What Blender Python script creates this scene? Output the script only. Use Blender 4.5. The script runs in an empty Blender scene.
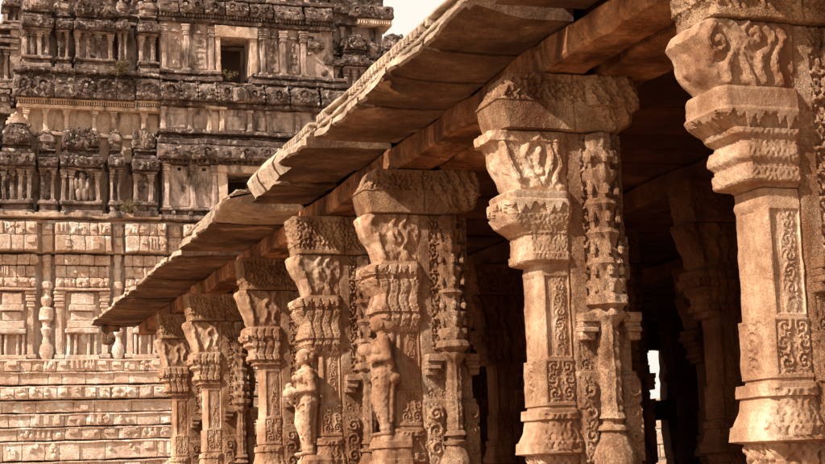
import bpy, math, random
import numpy as np
from mathutils import Vector, Matrix
random.seed(11)
SC = bpy.context.scene
COL = SC.collection
R = math.radians
CAMZ = 1.6
K = 1.04                     # pillar heights are written in units of 1.04 m above the eye

# ------------------------------------------------------------------ noise
def _h(i, j, k, s):
    n = (i * 374761393 + j * 668265263 + k * 2147483647 * 3 + s * 974634777) & 0xffffffff
    n = ((n ^ (n >> 13)) * 1274126177) & 0xffffffff
    n = ((n ^ (n >> 16)) * 2246822519) & 0xffffffff
    n = n ^ (n >> 15)
    return (n & 0xffff) / 65535.0
def vnoise(p, s=0):
    p = np.asarray(p, float); f = np.floor(p); q = p - f; q = q * q * (3 - 2 * q)
    f = f.astype(np.int64); r = 0
    for a in (0, 1):
        wa = q[:, 0] if a else 1 - q[:, 0]
        for b in (0, 1):
            wb = q[:, 1] if b else 1 - q[:, 1]
            for c in (0, 1):
                wc = q[:, 2] if c else 1 - q[:, 2]
                r = r + wa * wb * wc * _h(f[:, 0] + a, f[:, 1] + b, f[:, 2] + c, s)
    return r * 2 - 1
def fbm(p, freq, o=3, s=0):
    r = 0; a = 1; t = 0
    for i in range(o):
        r = r + a * vnoise(np.asarray(p) * freq + 31.7 * i, s + i); t += a; a *= .5; freq *= 2.03
    return r / t

# ------------------------------------------------------------------ mesh builder
class MB:
    def __init__(self): self.v = []; self.f = []; self.n = 0
    def add(self, vs, fs):
        vs = np.asarray(vs, float).reshape(-1, 3); b = self.n
        self.v.append(vs); self.n += len(vs)
        self.f.extend([tuple(i + b for i in q) for q in fs])
    def grid(self, P):                         # P: (m, n, 3)
        m, n = P.shape[:2]
        self.add(P.reshape(-1, 3), [(i * n + j, i * n + j + 1, (i + 1) * n + j + 1, (i + 1) * n + j) for i in range(m - 1) for j in range(n - 1)])
    def box(self, x0, x1, y0, y1, z0, z1, cell=9., bev=0.):
        if x1 < x0: x0, x1 = x1, x0
        if y1 < y0: y0, y1 = y1, y0
        if z1 < z0: z0, z1 = z1, z0
        nx = max(1, int(round((x1 - x0) / cell))); nz = max(1, int(round((z1 - z0) / cell))); ny = max(1, int(round((y1 - y0) / cell)))
        b = min(bev, (x1 - x0) * .3, (z1 - z0) * .3, (y1 - y0) * .45)
        def ax(a, c, n):
            t = np.linspace(a, c, n + 1)
            return t if b <= 0 else np.concatenate([[a], np.linspace(a + b, c - b, n + 1), [c]])
        X = ax(x0, x1, nx); Y = ax(y0, y1, ny); Z = ax(z0, z1, nz)
        # shell of a lattice with rounded (pulled in) edges
        idx = {}; vs = []
        def vid(i, j, k):
            key = (i, j, k)
            if key not in idx:
                p = [X[i], Y[j], Z[k]]
                if b > 0:
                    e = [i in (0, len(X) - 1), j in (0, len(Y) - 1), k in (0, len(Z) - 1)]
                    if sum(e) >= 2:
                        q = .5 * b
                        if e[0]: p[0] += q if i == 0 else -q
                        if e[1]: p[1] += q if j == 0 else -q
                        if e[2]: p[2] += q if k == 0 else -q
                idx[key] = len(vs); vs.append(p)
            return idx[key]
        fs = []
        lx, ly, lz = len(X) - 1, len(Y) - 1, len(Z) - 1
        for i in range(lx):
            for k in range(lz):
                fs.append((vid(i, 0, k), vid(i + 1, 0, k), vid(i + 1, 0, k + 1), vid(i, 0, k + 1)))
                fs.append((vid(i, ly, k), vid(i, ly, k + 1), vid(i + 1, ly, k + 1), vid(i + 1, ly, k)))
        for j in range(ly):
            for k in range(lz):
                fs.append((vid(0, j, k), vid(0, j, k + 1), vid(0, j + 1, k + 1), vid(0, j + 1, k)))
                fs.append((vid(lx, j, k), vid(lx, j + 1, k), vid(lx, j + 1, k + 1), vid(lx, j, k + 1)))
        for i in range(lx):
            for j in range(ly):
                fs.append((vid(i, j, 0), vid(i, j + 1, 0), vid(i + 1, j + 1, 0), vid(i + 1, j, 0)))
                fs.append((vid(i, j, lz), vid(i + 1, j, lz), vid(i + 1, j + 1, lz), vid(i, j + 1, lz)))
        self.add(vs, fs)
    def lathe(self, cx, cy, prof, n=12, rib=0, ra=0., sq=False, rot=0.):
        m = len(prof); P = np.zeros((m, n, 3))
        for i, (z, r) in enumerate(prof):
            for j in range(n):
                a = 2 * math.pi * j / n + rot; rr = r * (1 + (ra * math.cos(rib * a) if rib else 0))
                if sq: rr = r / max(abs(math.cos(a)), abs(math.sin(a)))
                P[i, j] = (cx + rr * math.cos(a), cy + rr * math.sin(a), z)
        fs = [(i * n + j, i * n + (j + 1) % n, (i + 1) * n + (j + 1) % n, (i + 1) * n + j) for i in range(m - 1) for j in range(n)]
        fs.append(tuple(range(n))); fs.append(tuple((m - 1) * n + j for j in reversed(range(n))))
        self.add(P.reshape(-1, 3), fs)
    def extrude(self, prof, x0, x1, cell, endcap=True):     # prof: closed list of (y, z)
        n = max(1, int(round((x1 - x0) / cell))); m = len(prof)
        xs = np.linspace(x0, x1, n + 1)
        P = np.array([[(x, y, z) for (y, z) in prof] for x in xs])
        fs = [(i * m + j, i * m + (j + 1) % m, (i + 1) * m + (j + 1) % m, (i + 1) * m + j) for i in range(n) for j in range(m)]
        if endcap: fs += [tuple(range(m)), tuple(n * m + j for j in reversed(range(m)))]
        self.add(P.reshape(-1, 3), fs)
    def build(self, name, mat, parent=None, loc=(0, 0, 0), jit=0., jf=3., seed=0, smooth=35, fine=0.):
        v = np.concatenate(self.v) if self.v else np.zeros((0, 3))
        if jit > 0:
            d = np.stack([fbm(v, jf, 3, seed + 7 * c) for c in range(3)], 1) * jit
            v = v + d
        if fine > 0:
            v = v + np.stack([vnoise(v * 37., seed + 5 + c) for c in range(3)], 1) * fine
        v = v - np.array(loc)
        me = bpy.data.meshes.new(name)
        me.from_pydata(v.tolist(), [], self.f); me.update()
        fix_normals(me)
        if smooth:
            me.polygons.foreach_set('use_smooth', [True] * len(me.polygons))
            me.set_sharp_from_angle(angle=R(smooth))
        me.materials.append(mat)
        o = bpy.data.objects.new(name, me); COL.objects.link(o)
        if parent is not None: o.parent = parent
        return o
def fix_normals(me):
    import bmesh
    b = bmesh.new(); b.from_mesh(me); bmesh.ops.recalc_face_normals(b, faces=b.faces); b.to_mesh(me); b.free()
def tag(o, label=None, cat=None, group=None, kind=None):
    if label: o['label'] = label
    if cat: o['category'] = cat
    if group: o['group'] = group
    if kind: o['kind'] = kind
    return o
def empty(name, loc, parent=None):
    o = bpy.data.objects.new(name, None); COL.objects.link(o); o.location = loc; o.empty_display_size = .3
    if parent is not None: o.parent = parent
    return o
def copy_tree(o, parent):
    c = o.copy(); COL.objects.link(c); c.parent = parent
    for ch in list(o.children): copy_tree(ch, c)
    return c

# ------------------------------------------------------------------ materials
def mat(name, cols, scale=1.2, fine=9., stain=None, stain_amt=.5, stain_scale=.6, spots=None, spot_lo=.6, spot_scale=4., bump=.5, bdist=.02, carve=0., carve_scale=22., rough=.9, contrast=(.32, .68), stainband=.12, spotband=.06):
    m = bpy.data.materials.new(name); m.use_nodes = True
    nt = m.node_tree; N = nt.nodes; L = nt.links; N.clear()
    out = N.new('ShaderNodeOutputMaterial'); bs = N.new('ShaderNodeBsdfPrincipled')
    bs.inputs['Roughness'].default_value = rough; bs.inputs['Specular IOR Level'].default_value = .15
    L.new(bs.outputs[0], out.inputs[0])
    geo = N.new('ShaderNodeNewGeometry'); pos = geo.outputs['Position']
    def noise(sc, det=6, ro=.6, vec=pos, dist=0.):
        n = N.new('ShaderNodeTexNoise'); n.inputs['Scale'].default_value = sc; n.inputs['Detail'].default_value = det
        n.inputs['Roughness'].default_value = ro; n.inputs['Distortion'].default_value = dist; L.new(vec, n.inputs['Vector']); return n.outputs['Fac']
    def ramp(fac, stops):
        r = N.new('ShaderNodeValToRGB'); L.new(fac, r.inputs[0]); e = r.color_ramp.elements
        while len(e) < len(stops): e.new(.5)
        for k, (p, c) in enumerate(stops):
            e[k].position = p; e[k].color = (*c, 1) if len(c) == 3 else c
        return r.outputs[0]
    def mix(fac, a, b, mode='MIX'):
        x = N.new('ShaderNodeMix'); x.data_type = 'RGBA'; x.blend_type = mode
        if isinstance(fac, (int, float)): x.inputs[0].default_value = fac
        else: L.new(fac, x.inputs[0])
        for s, q in ((6, a), (7, b)):
            if isinstance(q, tuple): x.inputs[s].default_value = (*q, 1)
            else: L.new(q, x.inputs[s])
        return x.outputs[2]
    lo, hi = contrast; n = len(cols)
    c = ramp(noise(scale, 7, .62), [(lo + (hi - lo) * i / max(1, n - 1), cols[i]) for i in range(n)])
    c = mix(.5, c, ramp(noise(fine, 8, .7), [(.32, tuple([.48] * 3)), (.68, (1.32, 1.32, 1.32))]), 'MULTIPLY')
    c = mix(1., c, ramp(noise(fine * 6, 4, .7), [(.32, (.62, .58, .55)), (.66, (1.2, 1.2, 1.2))]), 'MULTIPLY')
    oi = N.new('ShaderNodeObjectInfo')
    c = mix(1., c, ramp(oi.outputs['Random'], [(0., (.80, .77, .74)), (1., (1.12, 1.12, 1.12))]), 'MULTIPLY')
    if stain:
        mp = N.new('ShaderNodeMapping'); mp.inputs['Scale'].default_value = (1, 1, .38); L.new(pos, mp.inputs[0])
        f = ramp(noise(stain_scale, 9, .68, mp.outputs[0], .4), [(stain_amt - stainband, (1, 1, 1)), (stain_amt + stainband, (0, 0, 0))])
        c = mix(f, c, stain)
    if spots:
        f = ramp(noise(spot_scale, 8, .66, pos, .8), [(spot_lo, (0, 0, 0)), (spot_lo + spotband, (1, 1, 1))])
        c = mix(f, c, spots)
    L.new(c, bs.inputs['Base Color'])
    def math_(op, a, b):
        x = N.new('ShaderNodeMath'); x.operation = op
        for s, q in ((0, a), (1, b)):
            if isinstance(q, (int, float)): x.inputs[s].default_value = q
            else: L.new(q, x.inputs[s])
        return x.outputs[0]
    hgt = math_('ADD', math_('MULTIPLY', noise(fine * 1.5, 9, .7), 1.), math_('MULTIPLY', noise(fine * 7, 5, .7), .35))
    if carve > 0:
        w = noise(carve_scale, 1.5, .5, pos, 1.6)
        r = math_('ABSOLUTE', math_('SUBTRACT', w, .5), 0)
        r = ramp(r, [(0.0, (0, 0, 0)), (.07, (1, 1, 1))])
        hgt = math_('ADD', hgt, math_('MULTIPLY', r, carve))
    b = N.new('ShaderNodeBump'); b.inputs['Strength'].default_value = bump; b.inputs['Distance'].default_value = bdist
    L.new(hgt, b.inputs['Height']); L.new(b.outputs[0], bs.inputs['Normal'])
    return m
M = {}
M['pillar'] = mat('pillar_granite', [(.31, .155, .078), (.63, .40, .245), (.86, .66, .47)], 2.6, 20., stain=(.22, .088, .04), stain_amt=.46, stain_scale=1.6, spots=(.36, .17, .08), spot_lo=.60, spot_scale=9., bump=1., bdist=.012)
M['carved'] = mat('carved_granite', [(.22, .095, .045), (.54, .32, .185), (.80, .56, .38)], 3., 22., stain=(.24, .10, .04), stain_amt=.45, stain_scale=2., spots=(.26, .11, .05), spot_lo=.58, spot_scale=11., bump=1., bdist=.016, carve=.35, carve_scale=42.)
M['capital'] = mat('capital_granite', [(.38, .185, .085), (.62, .37, .20), (.80, .55, .35)], 2.8, 18., stain=(.17, .07, .032), stain_amt=.47, stain_scale=2.2, spots=(.55, .31, .16), spot_lo=.6, spot_scale=7., bump=1., bdist=.018, carve=.3, carve_scale=26.)
M['beam'] = mat('beam_granite', [(.26, .095, .036), (.54, .235, .10), (.76, .40, .20)], 3., 12., stain=(.12, .045, .018), stain_amt=.50, stain_scale=1.8, spots=(.14, .055, .02), spot_lo=.58, spot_scale=5., bump=1., bdist=.035, stainband=.08)
M['eave'] = mat('eave_shade_granite', [(.14, .068, .036), (.28, .15, .082), (.48, .29, .17)], 2.2, 11., stain=(.07, .03, .015), stain_amt=.49, stain_scale=1.6, spots=(.46, .28, .16), spot_lo=.60, spot_scale=2.2, bump=1., bdist=.03)  # eave stone darkened in colour for the shade on its underside
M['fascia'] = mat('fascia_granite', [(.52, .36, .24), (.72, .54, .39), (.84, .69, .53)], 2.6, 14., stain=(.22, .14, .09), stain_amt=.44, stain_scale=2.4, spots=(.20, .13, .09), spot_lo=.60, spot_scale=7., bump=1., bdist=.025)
M['interior_shade'] = mat('shade_dark_granite', [(.045, .014, .0055), (.09, .030, .011), (.17, .062, .024)], 1.8, 9., stain=(.025, .008, .003), stain_amt=.45, bump=.9, bdist=.03)  # hall stone coloured near black to stand in for the interior shade
M['inner'] = mat('inner_shade_granite', [(.085, .028, .010), (.15, .055, .021), (.25, .105, .043)], 2.6, 16., stain=(.06, .02, .008), stain_amt=.46, bump=.9, bdist=.015, carve=.4, carve_scale=30.)  # pillar stone again, with the dimness inside the hall put into its colour
M['base'] = mat('pale_sandstone', [(.76, .50, .355), (.94, .70, .545), (.96, .81, .69)], 1.2, 7., stain=(.50, .31, .20), stain_amt=.40, stain_scale=1.2, spots=(.92, .83, .72), spot_lo=.57, spot_scale=1.8, bump=.9, bdist=.06, carve=.25, carve_scale=6.)
M['plaster'] = mat('weathered_plaster', [(.34, .225, .17), (.60, .44, .36), (.80, .62, .52)], 1.2, 7., stain=(.12, .078, .055), stain_amt=.45, stain_scale=1.8, spots=(.42, .25, .15), spot_lo=.64, spot_scale=2.2, bump=1., bdist=.06, stainband=.07)
M['dark'] = mat('blackened_plaster', [(.11, .066, .050), (.23, .148, .115), (.48, .335, .27)], 2.2, 7., stain=(.070, .044, .031), stain_amt=.45, stain_scale=2.4, spots=(.74, .60, .48), spot_lo=.55, spot_scale=5., bump=1., bdist=.09, carve=.4, carve_scale=7., spotband=.10)
M['cream'] = mat('cream_plaster', [(.56, .37, .25), (.80, .58, .43), (.88, .71, .56)], 1.4, 8., stain=(.13, .09, .065), stain_amt=.41, stain_scale=2.2, bump=.8, bdist=.05, stainband=.08)
M['mixed'] = mat('stained_shrine_plaster', [(.20, .125, .095), (.44, .30, .24), (.74, .55, .45)], 2.4, 8., stain=(.085, .055, .038), stain_amt=.465, stain_scale=2.4, spots=(.60, .49, .39), spot_lo=.57, spot_scale=3.2, bump=1., bdist=.08, carve=.3, carve_scale=8., stainband=.07)
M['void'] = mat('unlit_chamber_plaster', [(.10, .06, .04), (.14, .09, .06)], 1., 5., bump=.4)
M['ground'] = mat('dry_earth', [(.30, .19, .11), (.40, .27, .17), (.46, .32, .21)], .3, 3., stain=(.22, .14, .08), stain_amt=.42, bump=.7, bdist=.05)
M['twig'] = mat('dry_twig', [(.16, .10, .05), (.26, .18, .10)], 5., 20., bump=.3)
M['leaf'] = mat('dry_leaf', [(.13, .10, .04), (.22, .16, .08)], 5., 20., bump=.2)

# ------------------------------------------------------------------ carved patterns (metres, + outwards)
def th(x): return np.tanh(x)
def foliage(u, v, f=1.):
    q = u * 60 * f; r = v * 60 * f
    a = np.sin(q + 1.7 * np.sin(r * .55 + .6 * np.sin(q * .5))) * np.cos(r * .8 + 1.6 * np.sin(q * .6 + 1))
    b = np.sin(q * 1.9 + 2.2 * np.sin(r * 1.1)) * .4
    return th(2.6 * (a + b))
def ribs(u, v, f=1.):
    ph = 75 * f * (u + .055 * np.sin(13 * v + 1.2) + .022 * np.sin(29 * v))
    return th(2.2 * np.sin(ph)) * .7 + .5 * th(3 * np.sin(75 * f * (v + .03 * np.sin(20 * u))) * np.sin(ph * .5))
def spirals(u, v, s=.12):
    cu = np.floor(u / s); cv = np.floor(v / s)
    x = u - (cu + .5) * s; y = v - (cv + .5) * s
    sg = np.where((cu + cv) % 2 == 0, 1., -1.)
    r = np.sqrt(x * x + y * y); t = np.arctan2(y, x)
    w = np.cos(2 * np.pi * r / (s * .24) - t * sg)
    return th(2.5 * w) * np.where(r < s * .5, 1., .1)
STROKES = {
 'A': [[(-.20, 1.85), (-.235, 1.80), (-.215, 1.75), (-.17, 1.735), (-.145, 1.77), (-.165, 1.80), (-.19, 1.79)], [(-.14, 1.87), (-.085, 1.84), (-.07, 1.79), (-.10, 1.74), (-.14, 1.68), (-.13, 1.62)],
       [(-.02, 1.87), (-.05, 1.83), (-.025, 1.79), (.02, 1.80), (.015, 1.84), (-.01, 1.835)], [(-.03, 1.79), (-.055, 1.72), (-.03, 1.66), (-.01, 1.61)],
       [(.05, 1.87), (.09, 1.82), (.075, 1.77), (.035, 1.72), (.04, 1.66), (.07, 1.615)], [(.12, 1.87), (.155, 1.83), (.14, 1.78), (.105, 1.73), (.11, 1.67), (.145, 1.62)], [(.20, 1.87), (.205, 1.8), (.175, 1.74), (.185, 1.66)]],
 'B': [[(-.06, 1.86), (-.10, 1.78), (-.085, 1.70), (-.055, 1.62), (-.035, 1.57)], [(.03, 1.86), (-.03, 1.80), (-.045, 1.72), (-.015, 1.64), (.03, 1.58)], [(.03, 1.86), (.09, 1.80), (.105, 1.72), (.075, 1.64), (.03, 1.58)],
       [(.03, 1.81), (.003, 1.76), (.008, 1.69), (.032, 1.65), (.055, 1.70), (.055, 1.77), (.03, 1.81)], [(.16, 1.86), (.14, 1.78), (.17, 1.70), (.14, 1.62), (.17, 1.57)], [(-.19, 1.82), (-.165, 1.76), (-.15, 1.69), (-.11, 1.62)]],
 'C': [[(-.14, 1.87), (-.175, 1.80), (-.125, 1.73), (-.10, 1.65), (-.07, 1.57)], [(-.05, 1.87), (-.09, 1.80), (-.04, 1.73), (-.02, 1.65), (-.04, 1.57)], [(.03, 1.87), (-.01, 1.81), (.04, 1.76), (.055, 1.70), (.01, 1.69), (.0, 1.73)],
       [(.12, 1.87), (.07, 1.79), (.12, 1.71), (.09, 1.63), (.13, 1.57)], [(.185, 1.86), (.16, 1.78), (.185, 1.68), (.17, 1.58)]]}
STROKES['A'] = [STROKES['A'][i] for i in (0, 1, 2, 3, 4, 5)]
STROKES['B'] = [STROKES['B'][i] for i in (1, 2, 4, 5)] + [[(.03, 1.79), (.015, 1.72), (.035, 1.66)]]
STROKES['C'] = [STROKES['C'][i] for i in (0, 2, 3)]
STROKES['D'] = [[(-.17, 1.86), (-.13, 1.80), (-.14, 1.73), (-.11, 1.66), (-.08, 1.55)], [(.05, 1.87), (.085, 1.80), (.03, 1.74), (.06, 1.66), (.03, 1.57)], [(.16, 1.87), (.12, 1.80), (.16, 1.72), (.12, 1.64), (.15, 1.56)]]
def strokes(u, h, key, seed, wd=.0115):
    rr = random.Random(seed * 5 + 1); best = np.full(u.shape, 9.)
    for st in STROKES[key]:
        P = [(a + rr.uniform(-.008, .008), b + rr.uniform(-.008, .008)) for a, b in st]; P = [P[0]] + P + [P[-1]]; pts = []
        for i in range(1, len(P) - 2):
            for k in range(6):
                t = k / 6; q = []
                for c in (0, 1):
                    a0, a1, a2, a3 = P[i - 1][c], P[i][c], P[i + 1][c], P[i + 2][c]
                    q.append(.5 * (2 * a1 + (a2 - a0) * t + (2 * a0 - 5 * a1 + 4 * a2 - a3) * t * t + (3 * a1 - 3 * a2 + a3 - a0) * t ** 3))
                pts.append(q)
        pts.append(P[-1])
        for a, b in zip(pts[:-1], pts[1:]):
            ax, ay = a[0], a[1] * K; dx, dy = b[0] - ax, b[1] * K - ay; L2 = dx * dx + dy * dy + 1e-9
            t = np.clip(((u - ax) * dx + (h * K - ay) * dy) / L2, 0, 1)
            best = np.minimum(best, np.hypot(u - ax - t * dx, h * K - ay - t * dy))
    worn = .45 + .55 / (1 + np.exp(-6 * np.sin(u * 19 + seed) * np.sin(h * 17 + seed * 2) - 2))
    body = np.clip(1 - best / (wd * 1.9), -.4, 1)            # a rounded leaf with a groove down its middle
    return (body * .021 - np.exp(-(best / (wd * .33)) ** 2) * .0085) * worn
def vinep(u, v, half, per):
    k = np.floor(v / per); sg = np.where(k % 2 == 0, 1., -1.)
    x = u - sg * half * .12; y = v - (k + .5) * per; r = np.sqrt(x * x + y * y); t = np.arctan2(y, x)
    R_ = min(half, per * .52)
    c = th(3. * np.cos(2 * np.pi * r / (R_ * .62) - sg * t * 2))
    e = .55 + .45 * np.sin(v * 31 + u * 17) * np.sin(v * 13.7 + 2)
    return np.where(r < R_, c * e, -.5) + .35 * foliage(u, v, 2.6)
def vine(u, v, w, period=.14):
    c = .28 * w * np.sin(2 * np.pi * v / period)
    d = np.abs(u - c)
    line = np.exp(-(d / .006) ** 2)
    k = np.floor(v / (period / 2) + .25); vc = (k + .0) * period / 2
    return line

# ------------------------------------------------------------------ loft of rectangular, chamfered rings, carved and worn
def loft(mb, prof, xin, hy, patf=None, ch=.015, res=.0105, dh=.0105, wear=.003, seed=0, iy=0., back=True, y_off=0., edge=.006):
    """prof: (h, outer, side[, inner]) from the top down; h in pillar units"""
    P = [(a[0] * K, a[1], a[2], a[3] if len(a) > 3 else 0.) for a in prof]
    hs = []
    for a, b in zip(P[:-1], P[1:]):
        d = a[0] - b[0]; n = max(1, int(math.ceil(max(d, 0) / dh)))
        for i in range(n):
            t = i / n; hs.append(tuple(a[k] + (b[k] - a[k]) * t for k in range(4)))
    hs.append(P[-1]); H = np.array(hs)
    omax = H[:, 1].max(); w = xin + omax; dpt = 2 * hy
    nf = max(4, int(w / res)); no = max(4, int(dpt / res))
    sides = [(0, nf), (1, 8), (2, 6), (3, no)]           # front(-Y), inner(+X), back(+Y), outer(-X)
    rows = len(H); allp = []; side = []; tt = []
    x0 = -H[:, 1]; x1 = xin + H[:, 3]; y0 = -(hy + H[:, 2]); y1 = (hy + H[:, 2]) + 0 * y0
    c = ch
    segs = {0: ((x0 + c, y0), (x1 - c, y0)), 1: ((x1, y0 + c), (x1, y1 - c)), 2: ((x1 - c, y1), (x0 + c, y1)), 3: ((x0, y1 - c), (x0, y0 + c))}
    nrm = {0: (0, -1), 1: (1, 0), 2: (0, 1), 3: (-1, 0)}
    cols = []; nn = []; uu = []; ss = []; ed = []
    for s, n in sides:
        A, B = segs[s]
        for i in range(n + 1):
            t = i / n
            cols.append(np.stack([A[0] + (B[0] - A[0]) * t, A[1] + (B[1] - A[1]) * t + y_off, H[:, 0]], 1))
            nn.append(nrm[s]); ss.append(s); ed.append(min(t, 1 - t) * n)
            u = cols[-1][:, 0] if s in (0, 2) else cols[-1][:, 1] - y_off
            uu.append(u)
    G = np.stack(cols, 1)                                   # rows, ncol, 3
    U = np.stack(uu, 1); V = G[:, :, 2].copy(); S = np.array(ss)[None, :].repeat(rows, 0)
    Nn = np.array(nn, float)
    D = np.zeros_like(U)
    if patf is not None: D = D + patf(U, V, S, H)
    p3 = G.reshape(-1, 3) + np.array([seed * 3.17, seed * 1.3, 0])
    D = D + (fbm(p3, 9., 4, seed) * wear * 2.2).reshape(D.shape)
    E = np.exp(-np.array(ed) / 1.2)[None, :]
    D = D - E * edge * (0.6 + (fbm(p3, 14., 3, seed + 9)).reshape(D.shape) * 1.6)
    G[:, :, 0] += D * Nn[None, :, 0]; G[:, :, 1] += D * Nn[None, :, 1]
    G[:, :, 2] += (fbm(p3, 7., 3, seed + 3) * wear * 1.5).reshape(D.shape)
    n = G.shape[1]
    fs = [(i * n + j, i * n + (j + 1) % n, (i + 1) * n + (j + 1) % n, (i + 1) * n + j) for i in range(rows - 1) for j in range(n)]
    fs.append(tuple(range(n))); fs.append(tuple((rows - 1) * n + j for j in reversed(range(n))))
    mb.add(G.reshape(-1, 3), fs)

# ------------------------------------------------------------------ carved woman with a pot (one continuous body)
def capsules(chain, mb, n=12):
    for (a, b, ra, rb) in chain:
        a = np.array(a, float); b = np.array(b, float); d = b - a; L = np.linalg.norm(d)
        if L < 1e-6: d = np.array([0, 0, 1.]); L = 1e-6
        d = d / L; up = np.array([0, 0, 1.]) if abs(d[2]) < .9 else np.array([1., 0, 0])
        e1 = np.cross(d, up); e1 /= np.linalg.norm(e1); e2 = np.cross(d, e1)
        rings = []
        for k in range(0, 6):
            t = k / 5 * math.pi / 2; rings.append((a - d * ra * math.cos(t), ra * math.sin(t)))
        for k in range(0, 6):
            t = k / 5 * math.pi / 2; rings.append((b + d * rb * math.sin(t), rb * math.cos(t)))
        V = [c + (e1 * math.cos(2 * math.pi * j / n) + e2 * math.sin(2 * math.pi * j / n)) * max(r, 1e-4) for c, r in rings for j in range(n)]
        m = len(rings)
        fs = [(i * n + j, i * n + (j + 1) % n, (i + 1) * n + (j + 1) % n, (i + 1) * n + j) for i in range(m - 1) for j in range(n)]
        fs.append(tuple(range(n))); fs.append(tuple((m - 1) * n + j for j in reversed(range(n))))
        mb.add(V, fs)
def ell(mb, c, r, rot=0., n=8, m=6):
    V = []
    for i in range(m + 1):
        p = math.pi * i / m
        for j in range(n):
            t = 2 * math.pi * j / n
            x, y, z = r[0] * math.sin(p) * math.cos(t), r[1] * math.sin(p) * math.sin(t), r[2] * math.cos(p)
            x, z = x * math.cos(rot) + z * math.sin(rot), -x * math.sin(rot) + z * math.cos(rot)
            V.append((c[0] + x, c[1] + y, c[2] + z))
    fs = [(i * n + j, i * n + (j + 1) % n, (i + 1) * n + (j + 1) % n, (i + 1) * n + j) for i in range(m) for j in range(n)]
    mb.add(V, fs)
def ELL(mb, c, r, rot=0.): ell(mb, c, r, rot, 18, 12)
def figure_mesh(kind):
    """height ~0.98; faces -X (outwards), slightly to -Y; feet at z=0. f = forward(-X)"""
    mb = MB(); C = lambda *a: capsules(list(a), mb)
    def p(f, s, z): return (-f, s, z)                   # s: -Y is the side towards the camera
    # head: skull, jaw, nose, ear, hair
    hz = .885
    ELL(mb, p(.005, 0, hz), (.055, .05, .068)); ELL(mb, p(.022, 0, hz - .032), (.034, .032, .034))
    C((p(.055, 0, hz + .004), p(.064, 0, hz - .014), .009, .011)); C((p(.050, 0, hz - .034), p(.053, 0, hz - .036), .010, .010))
    for s in (-1, 1):
        C((p(.045, s * .020, hz + .012), p(.047, s * .024, hz + .012), .009, .008))
        C((p(-.006, s * .049, hz + .004), p(-.008, s * .051, hz - .022), .011, .009))
    if kind == 0:
        ELL(mb, p(-.052, -.012, hz + .002), (.045, .045, .05)); ELL(mb, p(-.012, 0, hz + .032), (.056, .055, .046))
        C((p(-.09, 0, hz - .02), p(-.095, 0, hz - .16), .022, .028))
    else:
        ELL(mb, p(-.065, -.008, hz + .008), (.064, .058, .080)); ELL(mb, p(-.010, 0, hz + .030), (.055, .054, .048))
        C((p(-.085, 0, hz - .04), p(-.07, 0, hz - .14), .03, .03))
    C((p(-.008, 0, hz - .055), p(-.014, 0, hz - .115), .030, .034))
    # torso
    C((p(-.008, -.082, .755), p(-.008, .082, .755), .034, .034))
    ELL(mb, p(-.002, 0, .70), (.062, .098, .085)); ELL(mb, p(-.010, 0, .615), (.050, .072, .075)); ELL(mb, p(-.012, 0, .535), (.072, .098, .070))
    for s in (-1, 1): ELL(mb, p(.05, s * .042, .70), (.036, .036, .036))
    # hips, skirt and legs
    ELL(mb, p(-.035, -.02, .49), (.075, .09, .075))
    for s, bend in ((-1, .0), (1, .012)):
        C((p(-.012, s * .045, .50), p(.006 + bend, s * .042, .29), .066, .047), (p(.006 + bend, s * .042, .29), p(-.022, s * .036, .07), .047, .030))
        C((p(-.025, s * .036, .055), p(-.028, s * .036, .035), .032, .034))
        C((p(-.026, s * .036, .022), p(.055, s * .044, .016), .024, .017))
        C((p(-.022, s * .036, .075), p(-.022, s * .036, .068), .037, .037))
    C((p(.035, 0, .49), p(.030, 0, .20), .020, .016)); C((p(-.06, -.06, .48), p(-.05, -.05, .12), .03, .018))
    for k in range(16):                                  # necklace, girdle and anklets
        a = 2 * math.pi * k / 16; b = a + 2 * math.pi / 16
        C((p(.012 + .052 * math.cos(a), .062 * math.sin(a), .772 - .028 * math.cos(a)), p(.012 + .052 * math.cos(b), .062 * math.sin(b), .772 - .028 * math.cos(b)), .0085, .0085))
        C((p(-.012 + .074 * math.cos(a), .100 * math.sin(a), .545 - .012 * math.cos(a)), p(-.012 + .074 * math.cos(b), .100 * math.sin(b), .545 - .012 * math.cos(b)), .0095, .0095))
    for z_ in (.44, .38, .31, .24, .17): C((p(.052 - (.45 - z_) * .10, -.085 + (.45 - z_) * .10, z_ + .02), p(.058 - (.45 - z_) * .10, .0, z_ - .012), .009, .009), (p(.058 - (.45 - z_) * .10, .0, z_ - .012), p(.052 - (.45 - z_) * .10, .085 - (.45 - z_) * .10, z_ + .02), .009, .009))
    # arms
    if kind == 0:
        C((p(-.012, -.098, .745), p(-.030, -.118, .590), .038, .031), (p(-.030, -.118, .590), p(.095, -.062, .575), .031, .021))
        C((p(-.012, .098, .745), p(-.010, .115, .600), .038, .031), (p(-.010, .115, .600), p(.095, .060, .545), .031, .021))
        C((p(-.016, -.104, .70), p(-.020, -.107, .685), .041, .040))
        for k in range(4):
            C((p(.102, -.060 + .001 * k, .590 - .014 * k), p(.140 - .004 * k, -.045, .585 - .015 * k), .0085, .0065))
            C((p(.100, .058, .560 - .012 * k), p(.138 - .004 * k, .044, .552 - .014 * k), .0085, .0065))
        C((p(.095, -.060, .592), p(.115, -.045, .612), .009, .007)); C((p(.095, .058, .562), p(.115, .045, .582), .009, .007))
        ELL(mb, p(.125, -.01, .560), (.050, .052, .048)); C((p(.125, -.01, .60), p(.125, -.01, .625), .026, .032))   # the pot
        C((p(.12, -.01, .52), p(.10, 0, .46), .03, .012))
    else:
        # worn arms folded round a large vessel held at the chest
        C((p(-.012, -.098, .745), p(-.025, -.125, .610), .042, .036), (p(-.025, -.125, .610), p(.06, -.10, .60), .034, .026))
        C((p(-.012, .098, .745), p(0, .120, .640), .042, .034), (p(0, .120, .640), p(.09, .06, .66), .032, .026))
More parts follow.
